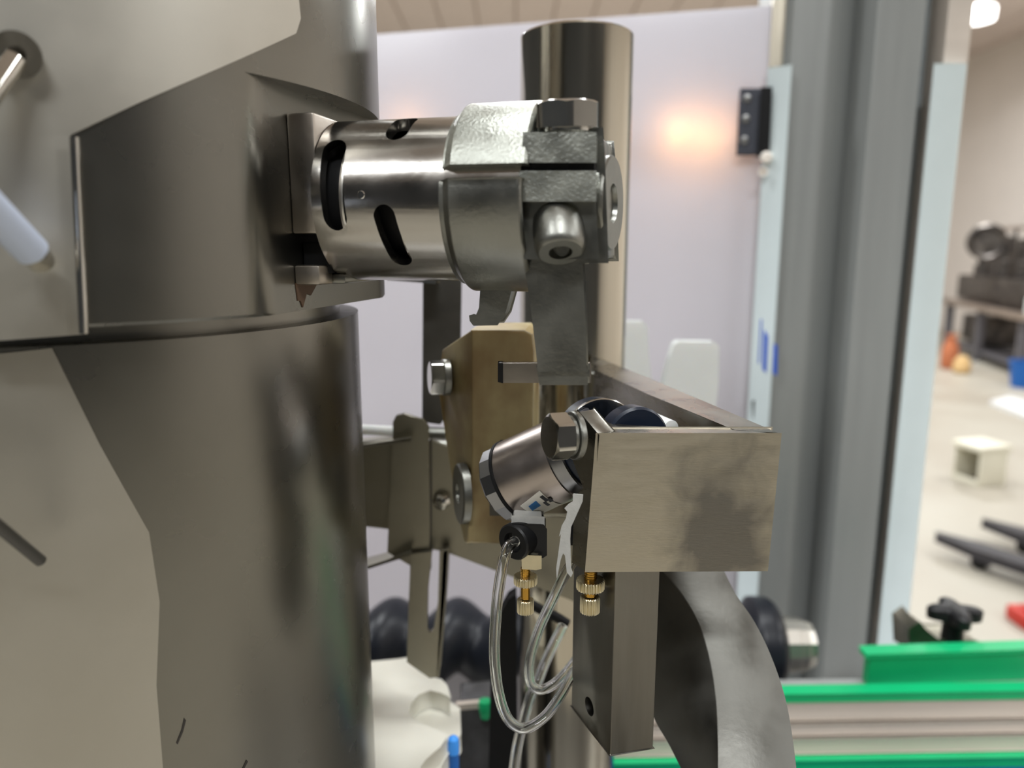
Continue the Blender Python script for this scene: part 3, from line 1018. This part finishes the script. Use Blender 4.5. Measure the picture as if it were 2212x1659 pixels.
def dense(L, n=5):
    out = []
    for i in range(len(L) - 1):
        a_, b_, c_, d_ = L[max(i - 1, 0)], L[i], L[i + 1], L[min(i + 2, len(L) - 1)]
        for s in range(n):
            t_ = s / n
            out.append(tuple(0.5 * (2 * b_[k_] + (c_[k_] - a_[k_]) * t_ + (2 * a_[k_] - 5 * b_[k_] + 4 * c_[k_] - d_[k_]) * t_ ** 2 + (3 * b_[k_] - a_[k_] - 3 * c_[k_] + d_[k_]) * t_ ** 3) for k_ in range(3)))
    out.append(L[-1])
    return out


for l_, r_, i_ in zip(dense(OL), dense(OR), dense(IL)):
    pl, pr, pi_ = P(*l_), P(*r_), P(*i_)
    rows.append([bm.verts.new(q) for q in (pl, pr, pi_ + (pr - pl), pi_)])
for A, B in zip(rows, rows[1:]):
    for i in range(4):
        j = (i + 1) % 4
        bm.faces.new((A[i], A[j], B[j], B[i]))
bm.faces.new(rows[0])
bm.faces.new(rows[-1][::-1])
finish('arm_body', bm, M['arc'], ca, 0.0004, ang=30)

# ------------------------------------------------------------------ sheet metal guides behind, left of the block
vp = thing('flat_upright', P(950, 910, 0.42), 'flat dark steel upright hanging behind the clamp', 'bar')
yprism('upright_plate', [(916, 590), (994, 590), (990, 860), (950, 915), (914, 910)], 0.42, 0.006, M['darkslab'], vp, 0.0006)
yprism('edge_lip', [(838, 596), (940, 604), (940, 612), (838, 604)], 0.40, 0.02, M['polish'], vp, 0.0003)
tag(cyl('guide_rod', P(930, 962, 0.47), P(1010, 968, 0.47), 0.0042, M['castsmooth'], None, 0.001), 'short pale guide rod left of the tan block', 'rod')

sbk = thing('sheet_bracket', P(870, 1225, 0.40), 'folded dull sheet metal bracket between the tank and tan block', 'bracket')
SY = 0.40
yprism('upright_tab', [(850, 912), (856, 900), (872, 896), (912, 908), (924, 922), (926, 1224), (896, 1226), (838, 1192), (842, 1110), (850, 960)], SY, 0.003, M['sheet'], sbk, 0.0004)
yprism('channel_web', [(740, 962), (870, 950), (870, 1136), (842, 1142), (740, 1130)], SY + 0.012, 0.003, M['sheet'], sbk, 0.0004)
poly_prism('channel_top', [P(740, 966, SY + 0.014), P(888, 946, SY - 0.012), P(888, 936, SY + 0.02), P(740, 950, SY + 0.05)], V((0, 0, -0.002)), M['sheet'], sbk, 0.0003)
poly_prism('channel_foot', [P(740, 1240, SY + 0.01), P(888, 1192, SY - 0.01), P(888, 1180, SY + 0.012), P(740, 1218, SY + 0.04)], V((0, 0, -0.002)), M['sheet'], sbk, 0.0003)
yprism('cheek', [(930, 952), (1012, 985), (1012, 1190), (930, 1186)], SY + 0.006, 0.003, M['sheet'], sbk, 0.0004)
lathe('screw_head', P(956, 1082, SY + 0.004), V((-0.5, -0.86, 0)), [(0, 0.005), (0.003, 0.0045), (0.0045, 0.0025), (0.0048, 0)], M['polish'], sbk, 24)
yprism('spine', [(908, 985), (930, 950), (930, 1230), (908, 1215)], SY + 0.003, 0.003, M['darkslab'], sbk, 0.0003)
yprism('cross_plate', [(926, 1120), (1250, 1120), (1250, 1302), (1110, 1246), (976, 1196), (926, 1182)], SY + 0.012, 0.006, M['sheet'], sbk, 0.0004)

cyl('white_rod', P(740, 926, 0.42), P(905, 934, 0.42), 0.0030, M['white'], sbk, 0.001)
cyl('rod_ferrule', P(905, 934, 0.42), P(965, 937, 0.42), 0.0036, M['castsmooth'], sbk, 0.0006)
sa = thing('slotted_bracket', P(925, 1464, 0.395), 'slotted sheet arm hanging in front of the black feed screw', 'bracket')
so = yprism('slot_plate', [(888, 1198), (966, 1190), (962, 1270), (946, 1440), (944, 1462), (928, 1464), (880, 1430), (884, 1300)], 0.396, 0.003, M['sheet'], sa, 0.0003)
ct = yprism('cutter', [(930, 1185), (944, 1185), (940, 1330), (930, 1392), (922, 1400), (916, 1392), (918, 1300)], 0.38, 0.05, M['black'])
carve(so, [ct])
yprism('back_flange', [(958, 1192), (968, 1190), (964, 1270), (948, 1462), (944, 1462)], 0.396, 0.012, M['sheet'], sa, 0.0002)

# ------------------------------------------------------------------ star wheel
SWZ = P(880, 1500, 0.42).z
sw = thing('starwheel', PZ(830, 1580, SWZ) - V((0, 0, 0.02)), 'ivory plastic star wheel with scooped pockets, bottom left', 'star wheel')
topo = [(780, 1432), (860, 1424), (880, 1421), (890, 1438), (906, 1452), (930, 1462), (952, 1468), (964, 1480), (972, 1506), (955, 1496), (930, 1490), (903, 1500), (886, 1520), (880, 1540), (890, 1552), (915, 1566), (945, 1578), (966, 1588), (950, 1612), (918, 1640), (890, 1680), (860, 1760), (782, 1790)]
poly_prism('upper_star', [PZ(a_, b_, SWZ) for a_, b_ in topo], V((0, 0, -0.012)), M['ivory'], sw, 0.0006)
lowo = [(781, 1450), (860, 1440), (930, 1478), (966, 1512), (992, 1530), (994, 1585), (960, 1640), (930, 1700), (900, 1790), (783, 1790)]
poly_prism('lower_star', [PZ(a_, b_, SWZ - 0.0125) for a_, b_ in lowo], V((0, 0, -0.012)), M['ivory'], sw, 0.0006)
pcw = PZ(850, 1610, SWZ)
lathe('hub', V((pcw.x, pcw.y, BZ)), (0, 0, 1), [(0, 0.014), (SWZ - 0.0245 - BZ, 0.014)], M['base'], sw, 32)
ps = PZ(781, 1480, SWZ)
cyl('pocket_screw', ps - V((0, 0, 0.001)), ps + V((0, 0, 0.006)), 0.0042, M['castsmooth'], sw, 0.001)
bpn = thing('blue_pin', P(978, 1659, 0.40), 'bright blue round-topped pin beside the star wheel', 'pin')
tb = P(979, 1592, 0.385)
lathe('cap', tb - V((0, 0, 0.010)), (0, 0, 1), [(0, 0.0034), (0.006, 0.0035), (0.009, 0.0030), (0.0105, 0.0015), (0.011, 0)], M['blue'], bpn, 24)
lathe('shank', V((tb.x, tb.y, BZ)), (0, 0, 1), [(0, 0.0032), (tb.z - 0.010 - BZ, 0.0032)], M['bluedark'], bpn, 24)

gb = thing('grey_block', P(1030, 1659, 0.5), 'dark grey clamp block with bright top edge and green stud', 'block')
yprism('block_body', [(992, 1532), (1064, 1524), (1064, 1760), (992, 1760)], 0.47, 0.03, M['greyblock'], gb, 0.001)
yprism('top_strip', [(984, 1524), (1050, 1518), (1050, 1528), (984, 1534)], 0.469, 0.004, M['alubright'], gb, 0.0005)
lathe('green_stud', P(1048, 1550, 0.462), (0, 0, 1), [(0, 0.003), (0.006, 0.0042), (0.010, 0.0048), (0.013, 0.004), (0.014, 0)], M['green'], gb, 24)

bb = thing('black_strip', P(1086, 1659, 0.40), 'narrow black upright strip beside the hose loop', 'strip')
yprism('strip', [(1113, 1288), (1116, 1760), (1056, 1760), (1064, 1400), (1078, 1335), (1100, 1296)], 0.412, 0.01, M['blackrub'], bb, 0.0008)
tag(tube('black_cable', [P(a_, b_, 0.385) for a_, b_ in ((1140, 1300), (1170, 1318), (1200, 1332), (1226, 1348))], 0.0028, M['blackrub']), 'short black cable end seen behind the loops', 'cable')

# ------------------------------------------------------------------ feed screw (auger)
fs = thing('feed_screw', P(1250, 1480, 0.64), 'black plastic feed screw lying across behind the bracket', 'feed screw')
ya = 0.66
za = P(1250, 1392, ya).z
xa0, xa1 = P(560, 1392, ya).x, P(1690, 1392, ya).x
bm = bmesh.new()
N, S = 320, 48
pitch = 0.062
rings = []
for i in range(N + 1):
    x_ = xa0 + (xa1 - xa0) * i / N
    ring = []
    endf = min(1.0, (xa1 - x_) / 0.030)
    for j in range(S):
        th = 2 * PI * j / S
        ph = 2 * PI * (x_ - P(840, 1392, ya).x) / pitch + (th - PI / 2)
        s = 0.5 + 0.5 * math.cos(ph)
        r_ = 0.026 + 0.0185 * s ** 0.8
        if x_ > xa1 - 0.045:
            k_ = (x_ - (xa1 - 0.045)) / 0.045
            r_ = 0.0455 * math.sqrt(max(0.02, 1 - (abs(k_ - 0.5) * 2) ** 3.2)) if k_ > 0.5 else r_ + (0.0455 - r_) * min(1, k_ * 3)
        ring.append(bm.verts.new(V((x_, ya + math.cos(th) * r_, za + math.sin(th) * r_))))
    rings.append(ring)
for A, B in zip(rings, rings[1:]):
    for i in range(S):
        j = (i + 1) % S
        bm.faces.new((A[i], A[j], B[j], B[i]))
bm.faces.new(rings[0])
bm.faces.new(rings[-1][::-1])
finish('screw_body', bm, M['auger'], fs, ang=60)
lathe('end_shaft', V((xa1 - 0.01, ya, za)), (1, 0, 0), [(0, 0.026), (0.020, 0.026), (0.021, 0.025), (0.028, 0.025), (0.029, 0.024), (0.036, 0.022), (0.036, 0)], M['ringsteel'], fs, 12, ang=15)

# ------------------------------------------------------------------ white nylon guide fingers
for lab, pts, yy in (('taller white nylon guide finger nearer the post', [(1315, 699), (1388, 700), (1394, 708), (1396, 760), (1404, 830), (1414, 960), (1400, 1640), (1316, 1640), (1306, 960), (1308, 712)], 0.60),
                     ('shorter white nylon guide finger farther from the post', [(1466, 742), (1542, 743), (1549, 750), (1548, 830), (1540, 900), (1530, 1000), (1500, 1640), (1440, 1640), (1424, 1000), (1432, 850), (1447, 790), (1459, 748)], 0.60)):
    tag(yprism('guide_finger', pts, yy, 0.012, M['white'], None, 0.0028, seg=3), lab, 'guide', 'white nylon guide fingers')

# ------------------------------------------------------------------ machine door (pale sheet), hinge
pL = P(835, 72, 0.93)
pR = PZ(1652, 12, pL.z)
dn_ = (pR - pL)
dn_.z = 0
dirx = dn_.normalized()
nrm = V((dirx.y, -dirx.x, 0))
pLL = pL - dirx * 0.45
pRR = onp(1645, 400, pL, nrm)
door = thing('machine_door', (pL.x + 0.2, pL.y, BZ), 'pale glossy machine door sheet with soft reflections behind the post', 'door')
zd = pL.z


def dbox(name, s0, s1, z0, z1, off, th_, matl, bev=0.001):
    a_ = pL + dirx * ((s0 + s1) / 2) - nrm * (off + th_ / 2)
    return box(name, V((a_.x, a_.y, (z0 + z1) / 2)), ((s1 - s0) / 2, th_ / 2, (z1 - z0) / 2), (dirx, nrm, ZV), matl, door, bev)


sR = (V((pRR.x, pRR.y, 0)) - V((pL.x, pL.y, 0))).dot(dirx)
dbox('sheet', -0.45, sR, BZ, zd, 0, 0.006, M['panel'])
dbox('edge_trim', sR, sR + 0.014, BZ, zd + 0.15, -0.002, 0.012, M['doorframe'], 0.002)
hinge = pprism('hinge', [(1603, 195), (1664, 195), (1659, 329), (1596, 329)], pL + nrm * 0.012, nrm, 0.012, M['hinge'], door, 0.002)
pprism('hinge_barrel', [(1648, 192), (1664, 192), (1658, 333), (1640, 333)], pL + nrm * 0.018, nrm, 0.008, M['black'], door, 0.002)
for q in ((1614, 213), (1611, 257), (1608, 303)):
    c_ = onp(q[0], q[1], pL + nrm * 0.012, nrm)
    lathe('screw', c_ - nrm * 0.001, nrm, [(0, 0.0045), (0.002, 0.004), (0.0024, 0.002), (0.0012, 0.0016), (0.0012, 0)], M['screw'], hinge, 20)
pg = onp(1655, 340, pL + nrm * 0.02, nrm)
lathe('cable_plug', pg, nrm, [(-0.01, 0.004), (0, 0.006), (0.002, 0.006), (0.003, 0.003), (0.002, 0.002), (0.002, 0)], M['zip'], door, 20)
pg = onp(1648, 371, pL + nrm * 0.02, nrm)
lathe('cable_loop', pg, nrm, [(0, 0.003), (0, 0.0048), (0.002, 0.0048), (0.002, 0.003), (0, 0.003)], M['zip'], door, 20)
pprism('catch', [(1626, 868), (1636, 862), (1636, 898), (1628, 902)], pL + nrm * 0.015, nrm, 0.012, M['black'], door, 0.001)

# ------------------------------------------------------------------ aluminium pillar
py_ = 0.80
pl = thing('aluminium_pillar', (P(1880, 500, py_).x, py_, BZ), 'tall grey aluminium machine pillar with pale film strips', 'pillar')
ZP0, ZP1 = BZ, EYE + 0.62


def gx(px, y, ref=200):
    return P(px, ref, y).x


def vprism(name, pts, matl, z0=ZP0, z1=ZP1, bev=0.0008, parent=pl):
    return poly_prism(name, [V((a_, b_, z0)) for a_, b_ in pts], V((0, 0, z1 - z0)), matl, parent, bev)


# main extrusion: soft left shoulder that rolls into a dark recess
sh = []
for i in range(15):
    q = i / 14
    yy_ = 0.815 + 0.07 * max(0, q - 0.35) ** 2.0 / 0.42
    sh.append((gx(1702 + 180 * q, yy_), yy_))
vprism('main_profile', sh + [(sh[-1][0], 0.93), (sh[0][0], 0.93)], M['alu'], bev=0)
vprism('front_rib', [(gx(1881, 0.79), 0.79), (gx(1984, 0.79), 0.79), (gx(1990, 0.79), 0.90), (gx(1881, 0.79), 0.90)], M['alu'])
vprism('slot_web', [(gx(1984, 0.82), 0.825), (gx(2030, 0.82), 0.825), (gx(2030, 0.82), 0.90), (gx(1984, 0.82), 0.90)], M['slotgrey'])
vprism('outer_flange', [(gx(2032, 0.79), 0.79), (gx(2084, 0.79), 0.79), (gx(2084, 0.79), 0.90), (gx(2032, 0.79), 0.90)], M['alubright'])
zf = P(2045, 138, 0.785).z
vprism('film_strip', [(gx(2012, 0.783), 0.783), (gx(2082, 0.783), 0.783), (gx(2084, 0.787), 0.788), (gx(2012, 0.787), 0.788)], M['film'], BZ, zf, 0.0004)
vprism('film_strip', [(gx(1666, 0.80), 0.815), (gx(1707, 0.80), 0.800), (gx(1707, 0.806), 0.806), (gx(1666, 0.806), 0.822)], M['film'], BZ, zf + 0.003, 0.0004)
vprism('left_lip', [(gx(1672, 0.83), 0.83), (gx(1704, 0.82), 0.822), (gx(1704, 0.9), 0.90), (gx(1672, 0.9), 0.90)], M['alu'])
fn = V((gx(1707, .80) - gx(1666, .80), -0.015, 0)).normalized()
fnn = V((fn.y, -fn.x, 0))
fnn = fnn if fnn.y < 0 else -fnn
fp0 = V((gx(1707, 0.80), 0.800, 0)) + fnn * 0.0006
for pts in ([(1650, 712), (1659, 726), (1655, 806), (1647, 798)], [(1671, 742), (1679, 746), (1678, 812), (1669, 806)], [(1643, 690), (1646, 690), (1641, 785), (1638, 785)]):
    pprism('film_print', pts, fp0, fnn, 0.0004, M['filmblue'], pl)

# ------------------------------------------------------------------ conveyor at the lower right
cv = thing('conveyor', P(1900, 1640, 0.55), 'conveyor side with green slide strips and bright grooved aluminium rail', 'conveyor')
YC = 0.56
cl, crr = P(1292, 1500, YC).x, P(2330, 1500, YC).x


def cz(py, y=YC):
    return P(1950, py, y).z


# shallow skew so that the far end lies a touch farther away
def cbox(name, y0, y1, za_, zb_, matl, xl=None, bev=0.0008):
    xl = cl if xl is None else xl
    sk = 0.010
    pts = [V((xl, y0, za_)), V((crr, y0 + sk, za_)), V((crr, y1 + sk, za_)), V((xl, y1, za_))]
    return poly_prism(name, pts, V((0, 0, zb_ - za_)), matl, cv, bev)


z_t1 = cz(1502)
cbox('upper_wear_strip', YC - 0.002, YC + 0.010, cz(1520), z_t1, M['green'])
zA, zB = cz(1520), cz(1634)
hgt = zA - zB
cbox('rail_core', YC + 0.006, YC + 0.03, zB, zA, M['alu'])
for a_, b_ in ((0.0, 0.36), (0.44, 0.64), (0.72, 1.0)):
    cbox('rail_rib', YC, YC + 0.008, zA - hgt * b_, zA - hgt * a_, M['alubright'], None, 0.0018)
cbox('lower_wear_strip', YC - 0.008, YC + 0.02, cz(1656), cz(1636), M['green'])
cbox('belt', YC - 0.02, YC + 0.02, cz(1700), cz(1658), M['belt'])
cbox('frame_skirt', YC - 0.02, YC + 0.02, BZ, cz(1700), M['base'])
xg = P(1872, 1440, YC + 0.03).x
cbox('guide_rail', YC + 0.026, YC + 0.036, cz(1488, YC + 0.03), cz(1411, YC + 0.03), M['green'], xg, 0.001)
cbox('guide_rail_lip', YC + 0.024, YC + 0.037, cz(1422, YC + 0.024), cz(1413, YC + 0.024), M['green'], xg - 0.004, 0.001)

# ------------------------------------------------------------------ black star knob and its clamp
kn = thing('clamping_screw', P(2060, 1395, 0.62), 'black plastic star knob on its clamp behind the green rail', 'knob')
KY = 0.63
kc = P(2062, 1325, KY)
bm = bmesh.new()
rings = []
for z_, f_ in ((-0.006, 0.82), (-0.005, 0.98), (0.004, 1.0), (0.006, 0.88), (0.0075, 0.5)):
    ring = []
    for i in range(80):
        th = 2 * PI * i / 80
        r_ = (0.0185 + 0.0058 * math.cos(4 * th + 0.5)) * f_
        ring.append(bm.verts.new(kc + V((r_ * math.cos(th), r_ * math.sin(th), z_))))
    rings.append(ring)
for A, B in zip(rings, rings[1:]):
    for i in range(80):
        j = (i + 1) % 80
        bm.faces.new((A[i], A[j], B[j], B[i]))
bm.faces.new(rings[0][::-1])
bm.faces.new(rings[-1])
finish('knob_head', bm, M['black'], kn, ang=40)
lathe('knob_stem', kc - V((0, 0, 0.034)), (0, 0, 1), [(0, 0.011), (0.004, 0.0095), (0.029, 0.0088)], M['black'], kn, 32)
yprism('clamp_arm', [(1965, 1360), (1985, 1345), (2000, 1362), (2030, 1385), (2110, 1385), (2125, 1420), (1968, 1420)], KY - 0.005, 0.03, M['sheet'], kn, 0.001)
lathe('clamp_post', V((kc.x, KY + 0.01, BZ)), (0, 0, 1), [(0, 0.008), (kc.z - 0.04 - BZ, 0.008)], M['base'], kn, 24)

# ------------------------------------------------------------------ hall things seen past the pillar
# work bench against the right wall
TBZ = 0.74
O_ = PZ(2190, 815, 0)
U_ = (PZ(2090, 775, 0) - O_).normalized()
N_ = V((U_.y, -U_.x, 0))
BA = (U_, N_, ZV)


def bpt(u, n, z=0.0):
    return O_ + U_ * u + N_ * n + ZV * z


bench = thing('work_bench', bpt(0.8, 0.4), 'steel topped work bench with dark frame by the far wall', 'bench')
box('bench_top', bpt(1.25, 0.38, TBZ - 0.03), (1.45, 0.42, 0.03), BA, M['bench'], bench, 0.01)
box('front_band', bpt(1.25, -0.052, TBZ - 0.02), (1.46, 0.012, 0.045), BA, M['bench'], bench, 0.005)
for lu in (0.0, 1.3, 2.5):
    for ln_ in (0.04, 0.72):
        box('leg', bpt(lu, ln_, (TBZ - 0.06) / 2), (0.045, 0.045, (TBZ - 0.06) / 2), BA, M['benchframe'], bench, 0.004)
box('lower_shelf', bpt(1.25, 0.38, 0.12), (1.2, 0.34, 0.02), BA, M['benchframe'], bench, 0.004)
box('drawer_box', bpt(1.9, 0.42, 0.37), (0.42, 0.26, 0.18), BA, M['gear'], bench, 0.01)
# machine with a big wheel standing on the bench
gm = thing('gear_machine', bpt(1.55, 0.42, TBZ), 'dark machine with a large round wheel on the bench', 'machine')
box('base_block', bpt(1.5, 0.42, TBZ + 0.19), (1.15, 0.28, 0.17), BA, M['gear'], gm, 0.03)
wc = P(2132, 522, bpt(1.3, 0.12).y)
lathe('wheel', wc, V((-0.55, -0.83, 0)), [(0, 0.1), (0, 0.20), (0.05, 0.23), (0.10, 0.23), (0.12, 0.20), (0.10, 0.17), (0.06, 0.15), (0.06, 0.06), (0.12, 0.05), (0.12, 0)], M['gear'], gm, 48)
for u_, n_, h_ in ((0.55, 0.35, 0.55), (0.9, 0.5, 0.6), (1.3, 0.45, 0.62), (1.7, 0.4, 0.66), (2.1, 0.45, 0.6), (2.45, 0.4, 0.5)):
    lathe('drum', bpt(u_, n_, TBZ + 0.3), (0, 0, 1), [(0, 0.12), (h_ * 0.4, 0.12), (h_ * 0.45, 0.08), (h_ * 0.9, 0.08), (h_ * 0.92, 0)], M['gear'], gm, 24)
box('top_rail', bpt(1.5, 0.42, TBZ + 1.0), (1.2, 0.03, 0.022), BA, M['bench'], gm, 0.01)
for u_ in (0.4, 0.75, 1.1, 1.5, 1.9, 2.3, 2.6):
    cyl('strut', bpt(u_, 0.42, TBZ + 0.3), bpt(u_ + 0.03, 0.42, TBZ + 0.99), 0.025, M['gear'], gm)
q = PZ(2049, 796, 0)
bag = thing('orange_sack', (q.x, q.y, 0), 'orange sack standing on the floor by the bench leg', 'sack')
lathe('sack_body', V((q.x, q.y, 0)), (0, 0, 1), [(0, 0.08), (0.05, 0.10), (0.22, 0.10), (0.34, 0.07), (0.36, 0.045)], M['bag'], bag, 24)
lathe('tied_neck', V((q.x, q.y, 0.36)), (0, 0, 1), [(0, 0.045), (0.03, 0.04), (0.06, 0.075), (0.065, 0.06)], M['bag'], bag, 24)
q = PZ(2076, 806, 0)
tag(lathe('yellow_sack', V((q.x, q.y, 0)), (0, 0, 1), [(0, 0.07), (0.04, 0.10), (0.14, 0.09), (0.2, 0.05), (0.22, 0)], M['bag2'], None, 24), 'small yellow sack on the floor in front of the bench', 'sack')
q = P(2203, 655, O_.y - 0.02)
jq = bpt(-0.06, 0.12, TBZ)
bt = thing('white_jug', jq, 'white plastic jug on the near corner of the bench', 'jug')
lathe('jug_body', jq, (0, 0, 1), [(0, 0.09), (0.02, 0.11), (0.18, 0.11), (0.24, 0.05)], M['white'], bt, 24)
lathe('jug_cap', jq + ZV * 0.24, (0, 0, 1), [(0, 0.05), (0.05, 0.05), (0.055, 0.04)], M['white'], bt, 24)
q = PZ(2210, 836, 0)
tag(lathe('blue_bucket', V((q.x, q.y, 0)), (0, 0, 1), [(0, 0.12), (0.26, 0.15), (0.27, 0.16), (0.285, 0.16), (0.285, 0.14), (0.03, 0.11), (0.03, 0)], M['bluedark'], None, 32), 'blue bucket on the floor at the right edge', 'bucket')

# step stool
s0 = PZ(2068, 1040, 0)
st = thing('step_stool', (s0.x + 0.15, s0.y + 0.1, 0), 'small cream step stool standing on the open floor', 'stool')
SH = P(2105, 955, s0.y).z
sx, sy = s0.x, s0.y
rot = Matrix.Rotation(math.radians(15), 3, 'Z')
ux, uy = rot @ V((1, 0, 0)), rot @ V((0, 1, 0))
cst = V((sx + 0.13, sy + 0.0, 0))
box('seat', cst + V((0, 0, SH - 0.02)), (0.125, 0.115, 0.02), (ux, uy, ZV), M['stool'], st, 0.012)
for nm, cc_, hh in (('side_panel', ux * 0.105, (0.008, 0.1)), ('front_panel', -uy * 0.095, (0.105, 0.008)), ('rear_panel', uy * 0.095, (0.105, 0.008))):
    box(nm, cst + cc_ + V((0, 0, (SH - 0.04) / 2)), (hh[0], hh[1], (SH - 0.04) / 2), (ux, uy, ZV), M['stool'], st, 0.004)
box('foot_rail', cst - ux * 0.1 + V((0, 0, 0.02)), (0.008, 0.09, 0.02), (ux, uy, ZV), M['stool'], st, 0.004)

# pallet truck with two forks entering from the right
pt_ = thing('pallet_truck', PZ(2300, 1260, 0), 'dark pallet truck forks lying low over the floor', 'pallet truck')
for (tx, ty), (ex, ey) in (((2022, 1160), (2330, 1262)), ((2122, 1130), (2330, 1195))):
    a_ = PZ(tx, ty, 0.08)
    b_ = PZ(ex, ey, 0.08)
    d_ = (b_ - a_).normalized()
    nn = V((-d_.y, d_.x, 0))
    L_ = (b_ - a_).length
    prof = [(0, 0.01), (0.20, 0.055), (L_, 0.055)]
    pts = [a_ + d_ * s_ - nn * h_ for s_, h_ in prof] + [a_ + d_ * s_ + nn * h_ for s_, h_ in reversed(prof)]
    poly_prism('fork', [q - V((0, 0, 0.02)) for q in pts], V((0, 0, 0.045)), M['fork'], pt_, 0.005)
    wq = a_ + d_ * 0.22
    cyl('wheel', V((wq.x, wq.y, 0.035)) - nn * 0.03, V((wq.x, wq.y, 0.035)) + nn * 0.03, 0.035, M['black'], pt_)
a_, b_ = PZ(2330, 1262, 0.08), PZ(2330, 1195, 0.08)
md = (a_ + b_) / 2
abox('yoke', (md.x, min(a_.y, b_.y) - 0.1, 0.05), (md.x + 0.15, max(a_.y, b_.y) + 0.1, 0.35), M['fork'], pt_, 0.01)

q = PZ(2190, 1348, 0)
rb = thing('red_jack', (q.x + 0.06, q.y, 0), 'red metal block on the floor at the right edge', 'box')
abox('body', (q.x, q.y - 0.06, 0), (q.x + 0.18, q.y + 0.06, 0.06), M['red'], rb, 0.008)
abox('lug', (q.x + 0.03, q.y - 0.03, 0.06), (q.x + 0.10, q.y + 0.03, 0.075), M['red'], rb, 0.004)
poly = [PZ(a_, b_, 0.03) for a_, b_ in ((2138, 866), (2180, 856), (2290, 884), (2290, 928))]
tag(poly_prism('white_board', poly, V((0, 0, -0.03)), M['clothwhite'], None, 0.004), 'white board lying flat on the floor by the bucket', 'board')

# amber lamps glowing through the pale door sheet from behind
al = None
for apx, apy, ar, ao in ((1462, 292, 0.009, 0.013), (1514, 300, 0.009, 0.020), (1551, 306, 0.008, 0.020), (900, 285, 0.008, 0.026)):
    lp = onp(apx, apy, pL - nrm * (0.006 + ao), nrm)
    if al is None:
        al = thing('amber_lamp', lp - nrm * 0.05 - ZV * 0.3, 'row of amber lamps glowing through the pale door sheet', 'lamp')
        a0_ = lp
    lathe('bulb', lp - V((0, 0, ar)), (0, 0, 1), [(0, ar * 0.4), (ar * 0.6, ar), (ar * 1.4, ar), (ar * 2, ar * 0.4), (ar * 2.1, 0)], M['glow'], al, 20)
    cyl('socket', lp - nrm * 0.004, lp - nrm * 0.05, 0.004, M['lampbody'], al, 0.001, 16)
b0_ = onp(900, 285, pL - nrm * 0.056, nrm)
b1_ = onp(1549, 304, pL - nrm * 0.056, nrm)
box('lamp_bar', (b0_ + b1_) / 2, ((b1_ - b0_).length / 2 + 0.02, 0.006, 0.012), (dirx, nrm, ZV), M['lampbody'], al, 0.001)
box('bar_stand', V(((b0_ + b1_).x / 2, (b0_ + b1_).y / 2 - nrm.y * 0.012, (BZ + b0_.z) / 2)), (0.012, 0.006, (b0_.z - BZ) / 2), (dirx, nrm, ZV), M['lampbody'], al, 0.001)
